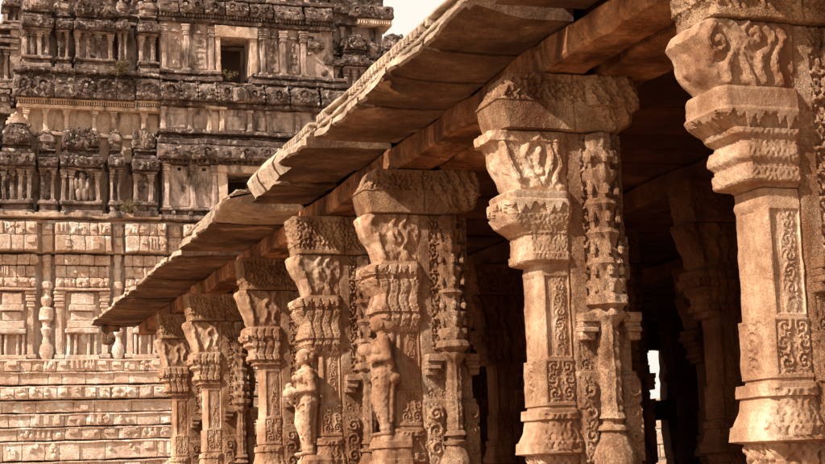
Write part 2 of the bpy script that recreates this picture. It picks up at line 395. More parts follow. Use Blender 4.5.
        ELL(mb, p(.075, -.02, .665), (.085, .085, .062), .35); ELL(mb, p(.02, -.03, .66), (.09, .10, .07))
        for k in range(4): C((p(.065, -.098, .612 - .013 * k), p(.105, -.075, .62 - .013 * k), .0095, .007))
        C((p(.06, -.10, .615), p(.08, -.09, .64), .010, .008))
        ELL(mb, p(-.075, -.06, .455), (.048, .05, .055)); C((p(-.04, -.10, .58), p(-.05, -.10, .53), .035, .02))
        C((p(.05, -.03, .56), p(.03, -.02, .22), .030, .014))
    o = mb.build('fig_tmp', M['pillar'], smooth=0)
    md = o.modifiers.new('r', 'REMESH'); md.mode = 'VOXEL'; md.voxel_size = .0054
    md = o.modifiers.new('s', 'SMOOTH'); md.iterations = 2; md.factor = .5
    dg = bpy.context.evaluated_depsgraph_get(); ev = o.evaluated_get(dg)
    me = bpy.data.meshes.new_from_object(ev)
    bpy.data.objects.remove(o)
    v = np.zeros(len(me.vertices) * 3); me.vertices.foreach_get('co', v); v = v.reshape(-1, 3)
    d = np.stack([fbm(v, 16., 3, 4 + c) for c in range(3)], 1) * .0035 + np.stack([fbm(v, 45., 2, 14 + c) for c in range(3)], 1) * .0028
    folds = np.where(v[:, 2] < .47, np.sin(v[:, 1] * 190 + 6 * v[:, 2]) * .0035, 0)
    v = v + d; v[:, 0] -= folds
    me.vertices.foreach_set('co', v.reshape(-1)); me.update()
    me.polygons.foreach_set('use_smooth', [True] * len(me.polygons))
    return me

# ------------------------------------------------------------------ the pillars of the hall
OUT = {
 'A': dict(br=[(1.885, .225, .03), (1.86, .262, .035), (1.81, .288, .035), (1.77, .262, .03), (1.73, .252, .03), (1.68, .240, .03), (1.65, .218, .025), (1.61, .175, .02), (1.590, .160, .01)],
           mo=[(1.588, .190, .045), (1.575, .196, .05), (1.50, .198, .05), (1.485, .205, .055), (1.455, .188, .05), (1.41, .130, .035), (1.39, .120, .035), (1.368, .078, .02), (1.345, .082, .02), (1.342, .098, .03), (1.30, .108, .035), (1.285, .104, .035), (1.262, .080, .022), (1.245, .080, .022), (1.24, .090, .03), (1.19, .092, .034), (1.182, .086, .03), (1.175, .02, .01), (1.16, .0, .0)]),
 'B': dict(br=[(1.885, .265, .03), (1.83, .268, .03), (1.825, .23, .02), (1.79, .205, .02), (1.72, .190, .02), (1.63, .150, .02), (1.57, .112, .02), (1.545, .10, .01)],
           mo=[(1.543, .170, .05), (1.53, .182, .05), (1.50, .176, .045), (1.497, .192, .05), (1.43, .195, .055), (1.41, .19, .05), (1.36, .16, .035), (1.32, .095, .02), (1.305, .085, .02), (1.30, .07, .015), (1.24, .068, .015), (1.195, .07, .02), (1.19, .078, .03), (1.155, .078, .03), (1.145, .07, .02), (1.13, .0, .0)]),
 'C': dict(br=[(1.885, .215, .03), (1.86, .225, .03), (1.80, .215, .03), (1.74, .185, .03), (1.68, .135, .02), (1.60, .105, .015), (1.54, .09, .01)],
           mo=[(1.538, .13, .03), (1.51, .16, .035), (1.505, .20, .05), (1.44, .205, .055), (1.435, .18, .045), (1.40, .19, .045), (1.37, .17, .04), (1.30, .11, .025), (1.22, .125, .035), (1.215, .14, .045), (1.17, .145, .045), (1.165, .11, .03), (1.12, .12, .04), (1.10, .10, .03), (1.04, .04, .01), (1.02, 0, 0)]),
 'D': dict(br=[(1.885, .235, .02), (1.85, .245, .02), (1.80, .225, .02), (1.75, .20, .02), (1.68, .165, .02), (1.60, .135, .015), (1.52, .115, .01)],
           mo=[(1.518, .15, .03), (1.50, .17, .04), (1.44, .17, .04), (1.435, .19, .05), (1.38, .19, .05), (1.375, .14, .03), (1.33, .15, .035), (1.30, .10, .025), (1.24, .095, .02), (1.235, .115, .035), (1.19, .12, .04), (1.18, .07, .02), (1.14, .075, .025), (1.13, 0, 0)]),
}
COLN = [(1.875, .060), (1.83, .072), (1.80, .058), (1.775, .058), (1.77, .090), (1.735, .086), (1.70, .055), (1.66, .060), (1.655, .095), (1.625, .098), (1.585, .060), (1.55, .055), (1.50, .060), (1.495, .090), (1.465, .100), (1.43, .066), (1.38, .062), (1.33, .062), (1.325, .085), (1.30, .095), (1.27, .068), (1.22, .066), (1.16, .070), (1.155, .100), (1.125, .108), (1.09, .080), (1.04, .078), (1.035, .110), (1.00, .118), (.975, .095), (.95, .090), (.945, .124), (.905, .134), (.895, .128), (.875, .088), (.86, .088), (.855, .105), (.83, .100), (.79, .066), (.77, .056), (.30, .056), (.29, .070), (.265, .085), (.255, .062), (.235, .062), (.22, .092), (.20, .096), (.19, .070), (.15, .098), (.08, .124), (.0, .132), (-.06, .118), (-.12, .085), (-.14, .11), (-.25, .13), (-.432, .14)]
def make_pillar(name, parent, Y, kind='B', seed=1, mats=None, X=3.60, res=.0105, fig=None, cap_o=0., cx=.44):
    mp, mc, mk = mats or (M['pillar'], M['carved'], M['capital'])
    rnd = random.Random(seed)
    org = Vector((X, Y, CAMZ))
    def put(mb, nm, m, par, **kw):
        o = mb.build(nm, m, par, **kw); return o
    rs = res; xe = cx + .175
    # body slab (this mesh is the pillar; the rest are its sub-parts)
    def slabpat(U, V, S, H):
        h = V / K; d = np.zeros_like(U); F = (S == 0)
        d += np.where(F & (h >= .54) & (h < .69) & (U > .24), vinep(((U * 1.) % .11) - .055, V, .05, .078) * .007 - .002, 0)
        zone = F & (h > .88) & (U > .30)
        d += np.where(zone, foliage(U + seed * .37, V, 1.7) * .010 - .006, 0)
        d += np.where(zone & ((h * 9.) % 1. < .14), .014, 0)
        return d
    mb = MB()
    sp = [(1.885, 0, 0), (1.30, 0, 0), (1.295, 0, 0, .02), (1.05, 0, .0, .02), (1.045, 0, 0, 0), (.86, 0, 0, 0), (.855, 0, .0, .015), (.70, 0, .0, .015), (.695, 0, 0, 0), (.53, 0, 0, 0), (.525, 0, .012, .02), (.0, 0, .012, .02), (-.43, 0, .02, .04)]
    loft(mb, [(a[0], -.20, a[2], a[3] if len(a) > 3 else 0) for a in sp], xe, .135, slabpat, ch=.012, res=rs, dh=rs, seed=seed, wear=.003)
    body = put(mb, name, mc, parent); body.location = org
    # stepped wall bracket, plain lower strip, side brackets
    for sg, c0 in ((1, .225), (-1, xe + .03)):
        mb = MB()
        for (dx, h0, h1, w) in ((.135, .80, .85, .05), (.12, .77, .80, .03), (.105, .745, .77, .045), (.09, .70, .745, .02)):
            mb.box(c0, c0 + sg * dx * (1 if sg > 0 else .85), -.175 - w, -.10, h0 * K, h1 * K + .002, .02, .006)
        put(mb, 'side_bracket', mc, body, jit=.006, jf=9., seed=seed, fine=.002)
    for (xa, xb, h0, h1) in ((.228, cx - .085, .03, .50), (cx + .085, xe + .03, .03, .50)):
        def panpat(U, V, S, H, xa=xa, xb=xb):
            h = V / K; cu = (xa + xb) / 2; d = foliage(U, V, 2.) * .004
            for k, cv in enumerate((.42, .30, .17)):
                x = (U - cu) * (1 if (k + (xa > .4)) % 2 else -1); y = (h - cv) * K; r = np.sqrt(x * x + y * y); t = np.arctan2(y, x)
                d = np.where(r < min(.062, (xb - xa) * .44), (.008 + .004 * np.sin(h * 37 + k)) * th(2.0 * np.cos(2 * np.pi * r / .040 - t)) + .005 + foliage(U, V, 2.2) * .002, d)
            return np.where(S == 0, d, 0)
        mb = MB(); Q = [(h1, -xa + .03, 0, -.03), (h1 - .03, -xa + .005, 0, -.005), (h1 - .05, -xa, 0, 0), (.36, -xa, 0, 0), (.35, -xa + .018, 0, -.015), (.33, -xa + .018, 0, -.015), (.32, -xa, 0, 0), (h0, -xa, 0, 0)]
        loft(mb, Q, xb, .025, panpat, ch=.006, res=rs * .85, dh=rs * .85, seed=seed + 8, y_off=-.147, wear=.002, edge=.004)
        put(mb, 'relief_panel', mc, body)
    # main pier shaft
    def shaftpat(U, V, S, H):
        h = V / K; d = np.zeros_like(U); F = (S == 0); O = (S == 3)
        up = (h > .62) & (h < 1.07)
        inner = F & (U > .04) & (U < .185)
        strip = F & (U > .085) & (U < .165)
        d += np.where(inner & up, -.012, 0); d += np.where(strip & up, .006 + vinep(U - .125, V, .042, .072) * .0055, 0)
        pan = (h > .365) & (h < .585)
        d += np.where(F & pan & (U > .02) & (U < .20), -.004 + vinep(np.abs(U - .11) - .045, V, .044, .078) * .007, 0)
        d += np.where(O & pan & (np.abs(U) < .08), -.003 + vinep(U, V, .07, .115) * .006, 0)
        d += np.where(O & up & (np.abs(U) < .06), -.007, 0)
        bs = (h < .30) & (h > .10)
        cu = np.abs(U - .09)
        d += np.where(bs & F, th((.075 - cu - (.30 - h) * .12) * 90) * .008 + foliage(U, V, 1.7) * .004, 0)
        d += np.where((h < .07) & (F | O), foliage(U, V, 1.3) * .010, 0)
        return d
    mb = MB()
    loft(mb, [(1.155, 0, 0), (1.12, 0, 0), (1.10, .008, .0), (1.09, .008, .0), (1.07, 0, 0), (.60, 0, 0), (.597, .018, .012), (.345, .020, .012), (.34, .008, 0.004), (.325, .010, .006), (.322, .040, .03), (.27, .045, .034), (.265, .030, .02), (.20, .042, .03), (.15, .062, .045), (.145, .072, .055), (.085, .076, .06), (.075, .03, .02), (-.02, .01, .005), (-.2, .02, .012), (-.205, .05, .04), (-.43, .06, .05)],
         .220, .13, shaftpat, ch=.028, res=rs, dh=rs, seed=seed + 1, wear=.0028)
    put(mb, 'shaft', mp, body)
    # scrolled bracket under the capital
    def brpat(U, V, S, H):
        h = V / K
        d = strokes(U, h, kind, seed) + foliage(U, V, 2.2) * .0022 + foliage(U, V, .6) * .004
        o3 = strokes(U * 1.25 - .02, h, 'C', seed + 9) * .6
        return np.where((S == 0) & (U > .215), 0, np.where(S == 0, d, np.where(S == 3, o3, 0)))
    br = OUT[kind]['br']; mo = OUT[kind]['mo']
    mb = MB()
    loft(mb, [(a[0], a[1], a[2]) for a in br], .225, .125, brpat, ch=.02, res=rs, dh=rs, seed=seed + 2, wear=.004)
    put(mb, 'scroll_bracket', mp, body)
    # mouldings with petal rims
    def mopat(U, V, S, H):
        h = V / K; d = np.zeros_like(U)
        b = (h > mo[5][0]) & (h < mo[2][0] - .004)
        per = {'A': .052, 'B': .060, 'C': .046, 'D': .040}[kind]
        tooth = np.abs(((U + .5) / per) % 1. - .5) * 2
        lim = mo[2][0] - .004 - (mo[2][0] - mo[5][0]) * (.35 + .6 * (1 - tooth)) * (.8 + .35 * np.sin(U * 33 + seed))
        d += np.where(b & (h < lim), -.016, 0) + np.where(b & (h >= lim), .003, 0)
        if kind in 'CD':
            fl = np.abs(((U + .5 + .01 * np.sin(h * 30 + seed)) / .082) % 1. - .5)
            d += np.where(fl < .14, -.010, .003) * ((h < mo[1][0]) & (h > mo[-2][0] + .02))
        d += np.where(h < mo[5][0], foliage(U, V, 2.2) * .0022, 0)
        return np.where((S == 0) | (S == 3), d, 0)
    mb = MB()
    loft(mb, mo, .222, .13, mopat, ch=.03, res=rs * .9, dh=rs * .8, seed=seed + 3, wear=.003)
    put(mb, 'moulding', mp, body)
    # capital block
    def cappat(U, V, S, H):
        h = V / K
        lo = 2.06 if flare else 1.93
        return np.where(((S == 0) | (S == 3)) & (h > lo) & (h < 2.19), foliage(U + seed, V, 1.5) * .009 - .006, 0) + np.where((S == 0) & (np.abs(U - .26) < .008), -.014, 0)
    flare = kind == 'B' or (kind == 'C' and seed == 8)
    mb = MB(); co = cap_o
    if flare: cp = [(2.22, .135, .03, 0), (2.13, .18, .04, 0), (2.06, .235, .045, 0), (2.055, .225, .04, 0), (1.90, .185, .04, -.02), (1.893, .17, .03, -.03)]
    else: cp = [(2.22, .22 + co, .04, .0), (2.10, .205 + co, .04, 0), (1.98, .195 + co, .04, 0), (1.975, .185 + co, .035, 0), (1.90, .175 + co, .035, 0), (1.893, .165 + co, .03, -.01)]
    loft(mb, cp, xe - .04, .15, cappat, ch=.016, res=rs * 1.1, dh=rs * 1.1, seed=seed + 4, wear=.0035, edge=.006)
    cap = put(mb, 'capital', mk, body)
    if flare:
        def corpat(U, V, S, H): return np.where((S == 0) | (S == 1), th(3 * np.sin((U + .35 * (V - 2.1)) * 70)) * .008 + foliage(U, V, 1.4) * .007, 0)
        mb = MB()
        loft(mb, [(2.218, -.34, .05, .05), (2.17, -.33, .065, .06), (2.10, -.33, .085, .07), (2.04, -.34, .095, .075), (2.035, -.38, .07, .06), (1.98, -.40, .06, .04), (1.94, -.42, .05, .02), (1.915, -.44, .03, -.03), (1.905, -.48, .01, -.1)], xe + .03, .155, corpat, ch=.03, res=rs * 1.2, dh=rs * 1.1, seed=seed + 5, wear=.007, edge=.009)
        put(mb, 'corbel', mk, body)
    # colonnette with stacked lotus tiers
    mb = MB(); z = [(h * K, (.078 + (r - .078) * (.72 if .8 < h else .9)) * (1 + .06 * rnd.uniform(-1, 1))) for h, r in COLN]
    prof = []
    for a, b in zip(z[:-1], z[1:]):
        n = max(1, int((a[0] - b[0]) / .02))
        for i in range(n): t = i / n; prof.append((a[0] + (b[0] - a[0]) * t, a[1] + (b[1] - a[1]) * t))
    prof.append(z[-1])
    n = 40; m = len(prof); P = np.zeros((m, n, 3))
    for i, (zz, r) in enumerate(prof):
        for j in range(n):
            a = 2 * math.pi * j / n
            k = .35 if zz > .25 * K else .0           # squarish tiers above, round pot below
            sq = 1 / max(abs(math.cos(a)), abs(math.sin(a)))
            rr = r * ((1 - k) + k * min(sq, 1.28)) * (1 + (.05 * math.cos(8 * a) if zz > .8 * K else .03 * math.cos(12 * a)) + (.045 * math.tanh(3 * math.sin(zz * 150) * math.sin(10 * a)) if zz > .8 * K else 0))
            if .30 * K < zz < .76 * K: rr *= 1 + .07 * math.tanh(2.5 * math.sin(zz * 95 + 2.2 * math.sin(a * 2 + zz * 20) + 2 * a)) + .04 * math.cos(8 * a)
            P[i, j] = (cx + rr * math.cos(a), -.175 + rr * math.sin(a), zz)
    fs = [(i * n + j, i * n + (j + 1) % n, (i + 1) * n + (j + 1) % n, (i + 1) * n + j) for i in range(m - 1) for j in range(n)]
    fs += [tuple(range(n)), tuple((m - 1) * n + j for j in reversed(range(n)))]
    mb.add(P.reshape(-1, 3), fs)
    # tiny arched niches and finials on the tiers
    for hh in (1.70, 1.52, 1.36, 1.18, 1.06, .97):
        for dx in (-.085, .085):
            mb.lathe(cx + dx, -.225, [((hh + .00) * K, .018), ((hh + .03) * K, .022), ((hh + .05) * K, .012), ((hh + .08) * K, .004)], 8)
        mb.lathe(cx, -.262, [((hh + .0) * K, .016), ((hh + .03) * K, .024), ((hh + .06) * K, .008)], 8)
    put(mb, 'colonnette', mc, body, jit=.007, jf=12., seed=seed, fine=.0025)
    if fig is not None:
        fm, sc, dx, dy, h0, rz = fig
        fm.materials.clear(); fm.materials.append(M['pillar'])
        fo = bpy.data.objects.new('carved_figure', fm); COL.objects.link(fo); fo.parent = body
        fo.location = (dx, dy, h0 * K); fo.scale = (sc * 1.22, sc * 1.15, sc * 1.03); fo.rotation_euler = (0, 0, rz)
        mb = MB()
        loft(mb, [(h0 + .005, .135 - 0, 0), (h0 - .03, .145, .01), (h0 - .035, .155, .02), (h0 - .08, .16, .02), (h0 - .085, .14, .01), (h0 - .16, .145, .015), (h0 - .165, .165, .03), (h0 - .3, .17, .035), (-.43, .18, .04)], .10, .14, lambda U, V, S, H: foliage(U, V, .5) * .005, ch=.02, res=.014, dh=.014, seed=seed + 6, y_off=-.05)
        put(mb, 'pedestal', mp, body)
    return body

# ------------------------------------------------------------------ THE HALL
hall = empty('temple_hall', (3.6, 14.0, 1.15))
tag(hall, 'long open stone hall with a row of carved pillars under a projecting eave', 'hall')
def H(child):  # keep world positions: children are built in world space, the hall's Empty sits at its base
    child.location = Vector(child.location) - hall.location; child.parent = hall; return child
FIG0 = figure_mesh(0); FIG1 = figure_mesh(1)
PY = [5.97, 8.20, 11.02, 13.14, 15.66, 18.74, 21.04]
PX = [3.60, 3.49, 3.53, 3.51, 3.585, 3.575, 3.585]
spec = [('A', 3, None, .03), ('B', 5, None, 0.), ('C', 8, (FIG1, .93, -.105, -.085, .27, R(-8)), 0.), ('C', 13, (FIG0, .95, -.125, -.075, .18, R(6)), 0.), ('D', 21, None, 0.), ('D', 34, None, 0.), ('D', 56, None, 0.)]
plab = ['nearest pillar, pale, with a flaring leaf-scroll bracket', 'tall pillar with a dark relief-covered colonnette', 'pillar with a worn carved figure holding a large vessel', 'pillar with a carved woman holding a pot', 'plain shafted pillar left of the woman with the pot', 'narrow-looking pillar second from the far corner', 'farthest fully seen pillar by the eave corner']
for (k, sd, fg, co), y, px_, lb in zip(spec, PY, PX, plab):
    b = make_pillar('pillar', None, y - .15, k, sd, X=px_, res=(.0075 if y < 9 else .0095 if y < 14 else .014), fig=fg, cap_o=co, cx=(.40 if sd == 5 else .44))
    b['label'] = lb; H(b)

# inner pillars: one built, the others copied
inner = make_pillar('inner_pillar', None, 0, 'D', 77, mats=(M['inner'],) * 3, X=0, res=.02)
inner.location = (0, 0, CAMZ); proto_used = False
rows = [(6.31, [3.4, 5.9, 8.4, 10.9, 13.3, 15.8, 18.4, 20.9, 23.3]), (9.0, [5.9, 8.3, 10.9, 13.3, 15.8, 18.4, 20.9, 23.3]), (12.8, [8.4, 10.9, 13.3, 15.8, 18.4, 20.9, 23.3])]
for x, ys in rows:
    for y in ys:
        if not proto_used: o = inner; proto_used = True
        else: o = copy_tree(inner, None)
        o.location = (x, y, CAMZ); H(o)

# beams along the row, resting on the capitals (stones of different sizes)
def hbox(name, m, x0, x1, y0, y1, h0, h1, jit=.03, cell=.12, bev=.02, jf=2.2, seed=0, label=None, fine=.004):
    mb = MB(); mb.box(x0, x1, y0, y1, CAMZ + h0, CAMZ + h1, cell, bev)
    c = Vector(((x0 + x1) / 2, (y0 + y1) / 2, CAMZ + h0))
    o = mb.build(name, m, None, loc=tuple(c), jit=jit, jf=jf, seed=seed, fine=fine); o.location = c
    if label: o['label'] = label
    return H(o)
ends = [2.4, 5.75, 8.0, 10.85, 12.95, 15.5, 18.6, 20.9, 23.9]
for i, (a, b) in enumerate(zip(ends[:-1], ends[1:])):
    q = random.uniform(-.015, .015)
    hbox('beam', M['beam'], 3.56 + q, 3.86 + q, a + .01, b - .01, 2.318, 2.50, .035, .08, seed=i)
    hbox('beam', M['beam'], 3.93, 4.30, a + .02, b - .02, 2.315, 2.47, .035, .1, seed=20 + i)
for i, x in enumerate((6.3, 9.05, 12.85)): hbox('beam', M['interior_shade'], x, x + .4, 2.5, 24.0, 2.318, 2.52, .03, .25, seed=60 + i)
# ceiling slabs, roof fill
y = 2.4; i = 0
while y < 24.2:
    w = random.uniform(.45, .8)
    for (xa, xb) in ((3.7, 6.9), (6.91, 9.8), (9.81, 14.9)):
        hbox('ceiling_slab', M['interior_shade'], xa, xb - .01, y, y + w - .012, 2.525 + random.uniform(0, .045), 2.72, .012, .3, seed=i); i += 1
    y += w
hbox('roof', M['fascia'], 3.35, 15., 2.3, 16.3, 2.73, 2.84, .02, .6, label='flat stone roof above the eave')
hbox('roof', M['fascia'], 3.66, 15., 16.35, 24.25, 2.73, 2.84, .02, .6)
# plinth, far and rear walls with narrow doorways
hbox('plinth', M['beam'], 2.95, 15.2, 2.0, 24.6, -1.6, -.455, .015, .5, bev=.04)
ew = 24.6
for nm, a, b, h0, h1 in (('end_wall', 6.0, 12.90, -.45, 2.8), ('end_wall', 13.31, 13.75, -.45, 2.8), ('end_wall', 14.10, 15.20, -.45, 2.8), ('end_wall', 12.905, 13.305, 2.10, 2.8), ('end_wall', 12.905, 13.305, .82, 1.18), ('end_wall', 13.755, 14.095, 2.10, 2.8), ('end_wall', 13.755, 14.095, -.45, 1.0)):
    hbox(nm, M['interior_shade'], a, b, ew, ew + .35, h0, h1, .09, .12, jf=3.)
hbox('rear_wall', M['interior_shade'], 15.2, 15.7, 2.0, 17.6, -.45, 2.8, .02, .5)
hbox('rear_wall', M['interior_shade'], 15.2, 15.7, 18.4, 20.3, -.45, 2.8, .02, .5)
hbox('rear_wall', M['interior_shade'], 15.2, 15.7, 20.9, 25.1, -.45, 2.8, .02, .5)

# eave slabs: flat underneath, swelling on top, lips broken back in places
segs = [(2.6, 7.35, 3.12, .03), (7.50, 10.72, 2.925, 0.), (10.90, 11.75, 2.895, .0), (11.76, 13.45, 3.10, .03), (13.62, 16.25, 2.870, -.01), (16.40, 24.35, 2.865, -.01)]
n_s = 0
for si, (ya, yb, lip, dz) in enumerate(segs):
    y = ya
    while y < yb - .05:
        w = random.uniform(.5, .85)
        if yb - (y + w) < .35: w = yb - y
        y1 = y + w - .008
        lx = lip + random.uniform(-.018, .018); z0 = 2.515 + dz + random.uniform(-.012, .012)
        ys = np.arange(y, y1 + .001, max(.035, (y1 - y) / 30)); 
        if len(ys) < 3: ys = np.linspace(y, y1, 3)
        bot = [(3.60, z0 - .005), (3.40, z0 - .012), (3.2, z0 - .012), (3.05, z0 - .005), (lx + .07, z0 + .0), (lx + .02, z0 + .008)]
        top = [(lx, z0 + .022), (lx + .002, z0 + .062)]
        if lip > 3.: top += [(3.0, z0 + .07), (3.02, 2.70), (3.10, 2.83), (3.30, 2.92), (3.60, 2.94)]; 
        else: top += [(lx + .025, z0 + .075), (lx + .035, 2.66), (2.965, 2.715), (3.00, 2.755), (3.09, 2.84), (3.30, 2.92), (3.60, 2.94)]
        if lip > 3.: top = [(lx, z0 + .02), (lx - .01, z0 + .05), (3.045, 2.66), (3.03, 2.72), (3.06, 2.78), (3.12, 2.84), (3.30, 2.92), (3.60, 2.94)]
        if ya > 16.3: top = [(lx, z0 + .02), (lx + .004, z0 + .062), (lx + .3, z0 + .09), (3.60, z0 + .13)]
        prof = bot + top
        prof = prof if lip > 3. else [(a_, b_ if b_ < 2.6 else 2.6 + (b_ - 2.6) * .42) for a_, b_ in prof]
        P2 = []
        for (a, b) in zip(prof, prof[1:] + prof[:1]):
            L_ = math.hypot(a[0] - b[0], a[1] - b[1]); nn = max(1, int(L_ / .07))
            for q in range(nn): t = q / nn; P2.append((a[0] + (b[0] - a[0]) * t, a[1] + (b[1] - a[1]) * t))
        m = len(P2); V = np.array([[(px, yy, pz + CAMZ) for (px, pz) in P2] for yy in ys]).reshape(-1, 3)
        # worn, wandering lip; the near end of each run curls down and is bitten
        wl = np.clip((3.25 - V[:, 0]) / .35, 0, 1)
        nz = fbm(V * np.array([.5, 1, .5]), 2.6, 4, 41)
        V[:, 0] += wl * nz * .07 * (1.6 if lip > 3 else 1.); V[:, 2] += wl * fbm(V, 3.7, 3, 77) * .03
        if si in (1, 4, 5, 2):
            e = np.exp(-(V[:, 1] - ya) / .22); 
            V[:, 2] += e * wl * (.085 if si in (1, 4) else -.03) * np.where(V[:, 2] < CAMZ + z0 + .05, 1, .3); V[:, 0] += e * (wl > .75) * .03
        k = len(ys)
        fs = [(i * m + j, i * m + (j + 1) % m, (i + 1) * m + (j + 1) % m, (i + 1) * m + j) for i in range(k - 1) for j in range(m)]
        fs += [tuple(range(m)), tuple((k - 1) * m + j for j in reversed(range(m)))]
        mb = MB(); mb.add(V, fs)
        c = Vector((3.3, (y + y1) / 2, CAMZ + z0))
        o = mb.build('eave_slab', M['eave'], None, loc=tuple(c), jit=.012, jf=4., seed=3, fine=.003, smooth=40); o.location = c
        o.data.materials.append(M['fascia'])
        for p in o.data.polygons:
            if p.normal.z > .05 or p.normal.x < -.55: p.material_index = 1  # undersides keep the shade-darkened stone, top and outer faces the paler one
        H(o)
        if ya > 16.3:
            y += w; continue
        # moulded band with a row of little teeth along the swelling top
        if lip > 3.:
            y += w; continue
        mb = MB(); xx = (2.955 if lip < 3 else 3.035)
        mb.box(xx - .015, xx + .10, y, y1, CAMZ + 2.672, CAMZ + 2.70, .1, .008)
        t = y + .02
        while t < y1 - .04 and (ya > 7 and ya < 17 or lip < 3) :
            if vnoise(np.array([[t * .9, 3., 1.]]), 5)[0] > -.35: mb.box(xx - .022, xx + .04, t, t + .042, CAMZ + 2.635, CAMZ + 2.674)
            t += .075
        mb.box(xx - .005, xx + .06, y, y1, CAMZ + 2.600, CAMZ + 2.632, .1, .006)
        ob = mb.build('tooth_band', M['fascia'], None, loc=tuple(c), jit=.018, jf=3., seed=5, fine=.004)
        ob.parent = o
        y += w
# hook-shaped corner bracket hanging at the far corner
mb = MB(); mb.box(3.02, 3.30, 24.0, 24.15, CAMZ + 2.40, CAMZ + 2.50, .03, .02)
for k in range(14):
    a_ = -1.9 + k * .3; cx_, cz_ = 3.14 - .10 * math.cos(a_), CAMZ + 2.34 - .11 * math.sin(a_ + .4); mb.box(cx_ - .035, cx_ + .035, 24.01, 24.14, cz_ - .035, cz_ + .035, .05, .01)
c = Vector((3.1, 24.1, CAMZ + 2.5)); o = mb.build('corner_bracket', M['eave'], None, loc=tuple(c), jit=.02, jf=8.); o.location = c; H(o)

# ------------------------------------------------------------------ THE GATE TOWER (measured in picture columns / rows laid on its own face plane)
TY = 52.
def TX(x): return 11.19 + (x - 234) * .03515 + (0 if x < 234 else (x - 234) * .0023)
_zy = [(-200, 26.3), (0, 18.76), (100, 15.05), (222, 10.64), (340, 6.49), (464, 2.23), (529, 0.)]
def TZ(y):
    for (a, za), (b, zb) in zip(_zy[:-1], _zy[1:]):
        if y <= b or b == 529: return za + (y - a) / (b - a) * (zb - za)
tower = empty('gate_tower', (TX(234), TY, 0)); tag(tower, 'tall tiered temple tower, blackened plaster tiers over a pale stone base', 'temple tower')
TO = Vector(tower.location)
class TB(MB):
    def b(self, x0, x1, y0, y1, w, back=1.2, cell=.14, bev=.02):      # box on the facade; y0 top row, y1 bottom row, w = projection
        self.box(TX(x0), TX(x1), TY - w, TY - w + back, TZ(y1), TZ(y0), cell, bev)
    def roll(self, x0, x1, y0, y1, w, out=.35, cell=.12, kudu=0, back=1., kp=.72):
        z0, z1 = TZ(y1), TZ(y0); n = 7; pr = []
        for i in range(n + 1):
            a = math.pi / 2 * i / n
            pr.append((TY - w - out * math.cos(a) ** .8 if i < n else TY - w, z0 + (z1 - z0) * (.12 + .88 * math.sin(a))))
        pr = [(TY - w + back, z0), (TY - w - out * .9, z0)] + pr + [(TY - w + back, z1)]
        self.extrude(pr, TX(x0), TX(x1), cell)
        for _ in range(int((x1 - x0) / 3.2)):
            q = random.uniform(.12, .8); r_ = random.uniform(.05, .13)
            ell(self, (TX(random.uniform(x0 + 1, x1 - 1)), TY - w - out * math.sqrt(max(.05, 1 - q * q)), z0 + (z1 - z0) * q), (r_, .09, r_ * random.uniform(.5, 1.1)))
        if kudu:
            n = max(1, int((x1 - x0) / kudu)); st = (x1 - x0) / n
            for i in range(n):
                if random.random() > kp: continue
                cx = TX(x0 + (i + .5 + random.uniform(-.08, .08)) * st); r = (z1 - z0) * .30 * random.uniform(.8, 1.1); cz = z0 + (z1 - z0) * .5; yy = TY - w - out - .02
                for k in range(9):
                    a = math.pi * (k / 8.) * 1.3 - .47
                    px = cx + r * math.cos(a); pz = cz + r * math.sin(a)
                    self.box(px - .045, px + .045, yy - .03, yy + .25, pz - .045, pz + .045)
                self.box(cx - r * .35, cx + r * .35, yy - .01, yy + .25, cz - r * .35, cz + r * .35, .1, .03)
    def pil(self, x, wd, y0, y1, w, style=0):
        h = y1 - y0; hw = wd / 2
        self.b(x - hw * .62, x + hw * .62, y0 + h * .2, y1 - h * .06, w, .3, .12, .02)
        cx = TX(x); k = (TX(x + hw) - TX(x))
        for (a, b, s) in ((0, .05, 1.25), (.055, .10, 1.0), (.105, .15, 1.1), (.16, .19, .8), (.195, .235, .95), (.94, 1., 1.15)):
            r = k * s; self.box(cx - r, cx + r, TY - w - .04 * s, TY - w + .25, TZ(y0 + h * b), TZ(y0 + h * a), .2, .02)
    def holes(self, x0, x1, y0, y1, w, hs, back=.5):
        xs = sorted({x0, x1, *[q for h in hs for q in (h[0], h[1])]}); ys = sorted({y0, y1, *[q for h in hs for q in (h[2], h[3])]})
        for a, b in zip(xs[:-1], xs[1:]):
            for c, d in zip(ys[:-1], ys[1:]):
                mx, my = (a + b) / 2, (c + d) / 2
                if any(h[0] < mx < h[1] and h[2] < my < h[3] for h in hs): continue
                self.box(TX(a), TX(b), TY - w, TY - w + back, TZ(d), TZ(c), .14, 0)
    def done(self, name, m, parent=None, jit=.05, jf=1.7, seed=0, fine=.012, label=None):
        o = self.build(name, m, None, loc=tuple(TO), jit=jit, jf=jf, seed=seed, fine=fine, smooth=30)
        o.parent = parent or tower
        if label: o['label'] = label
        return o
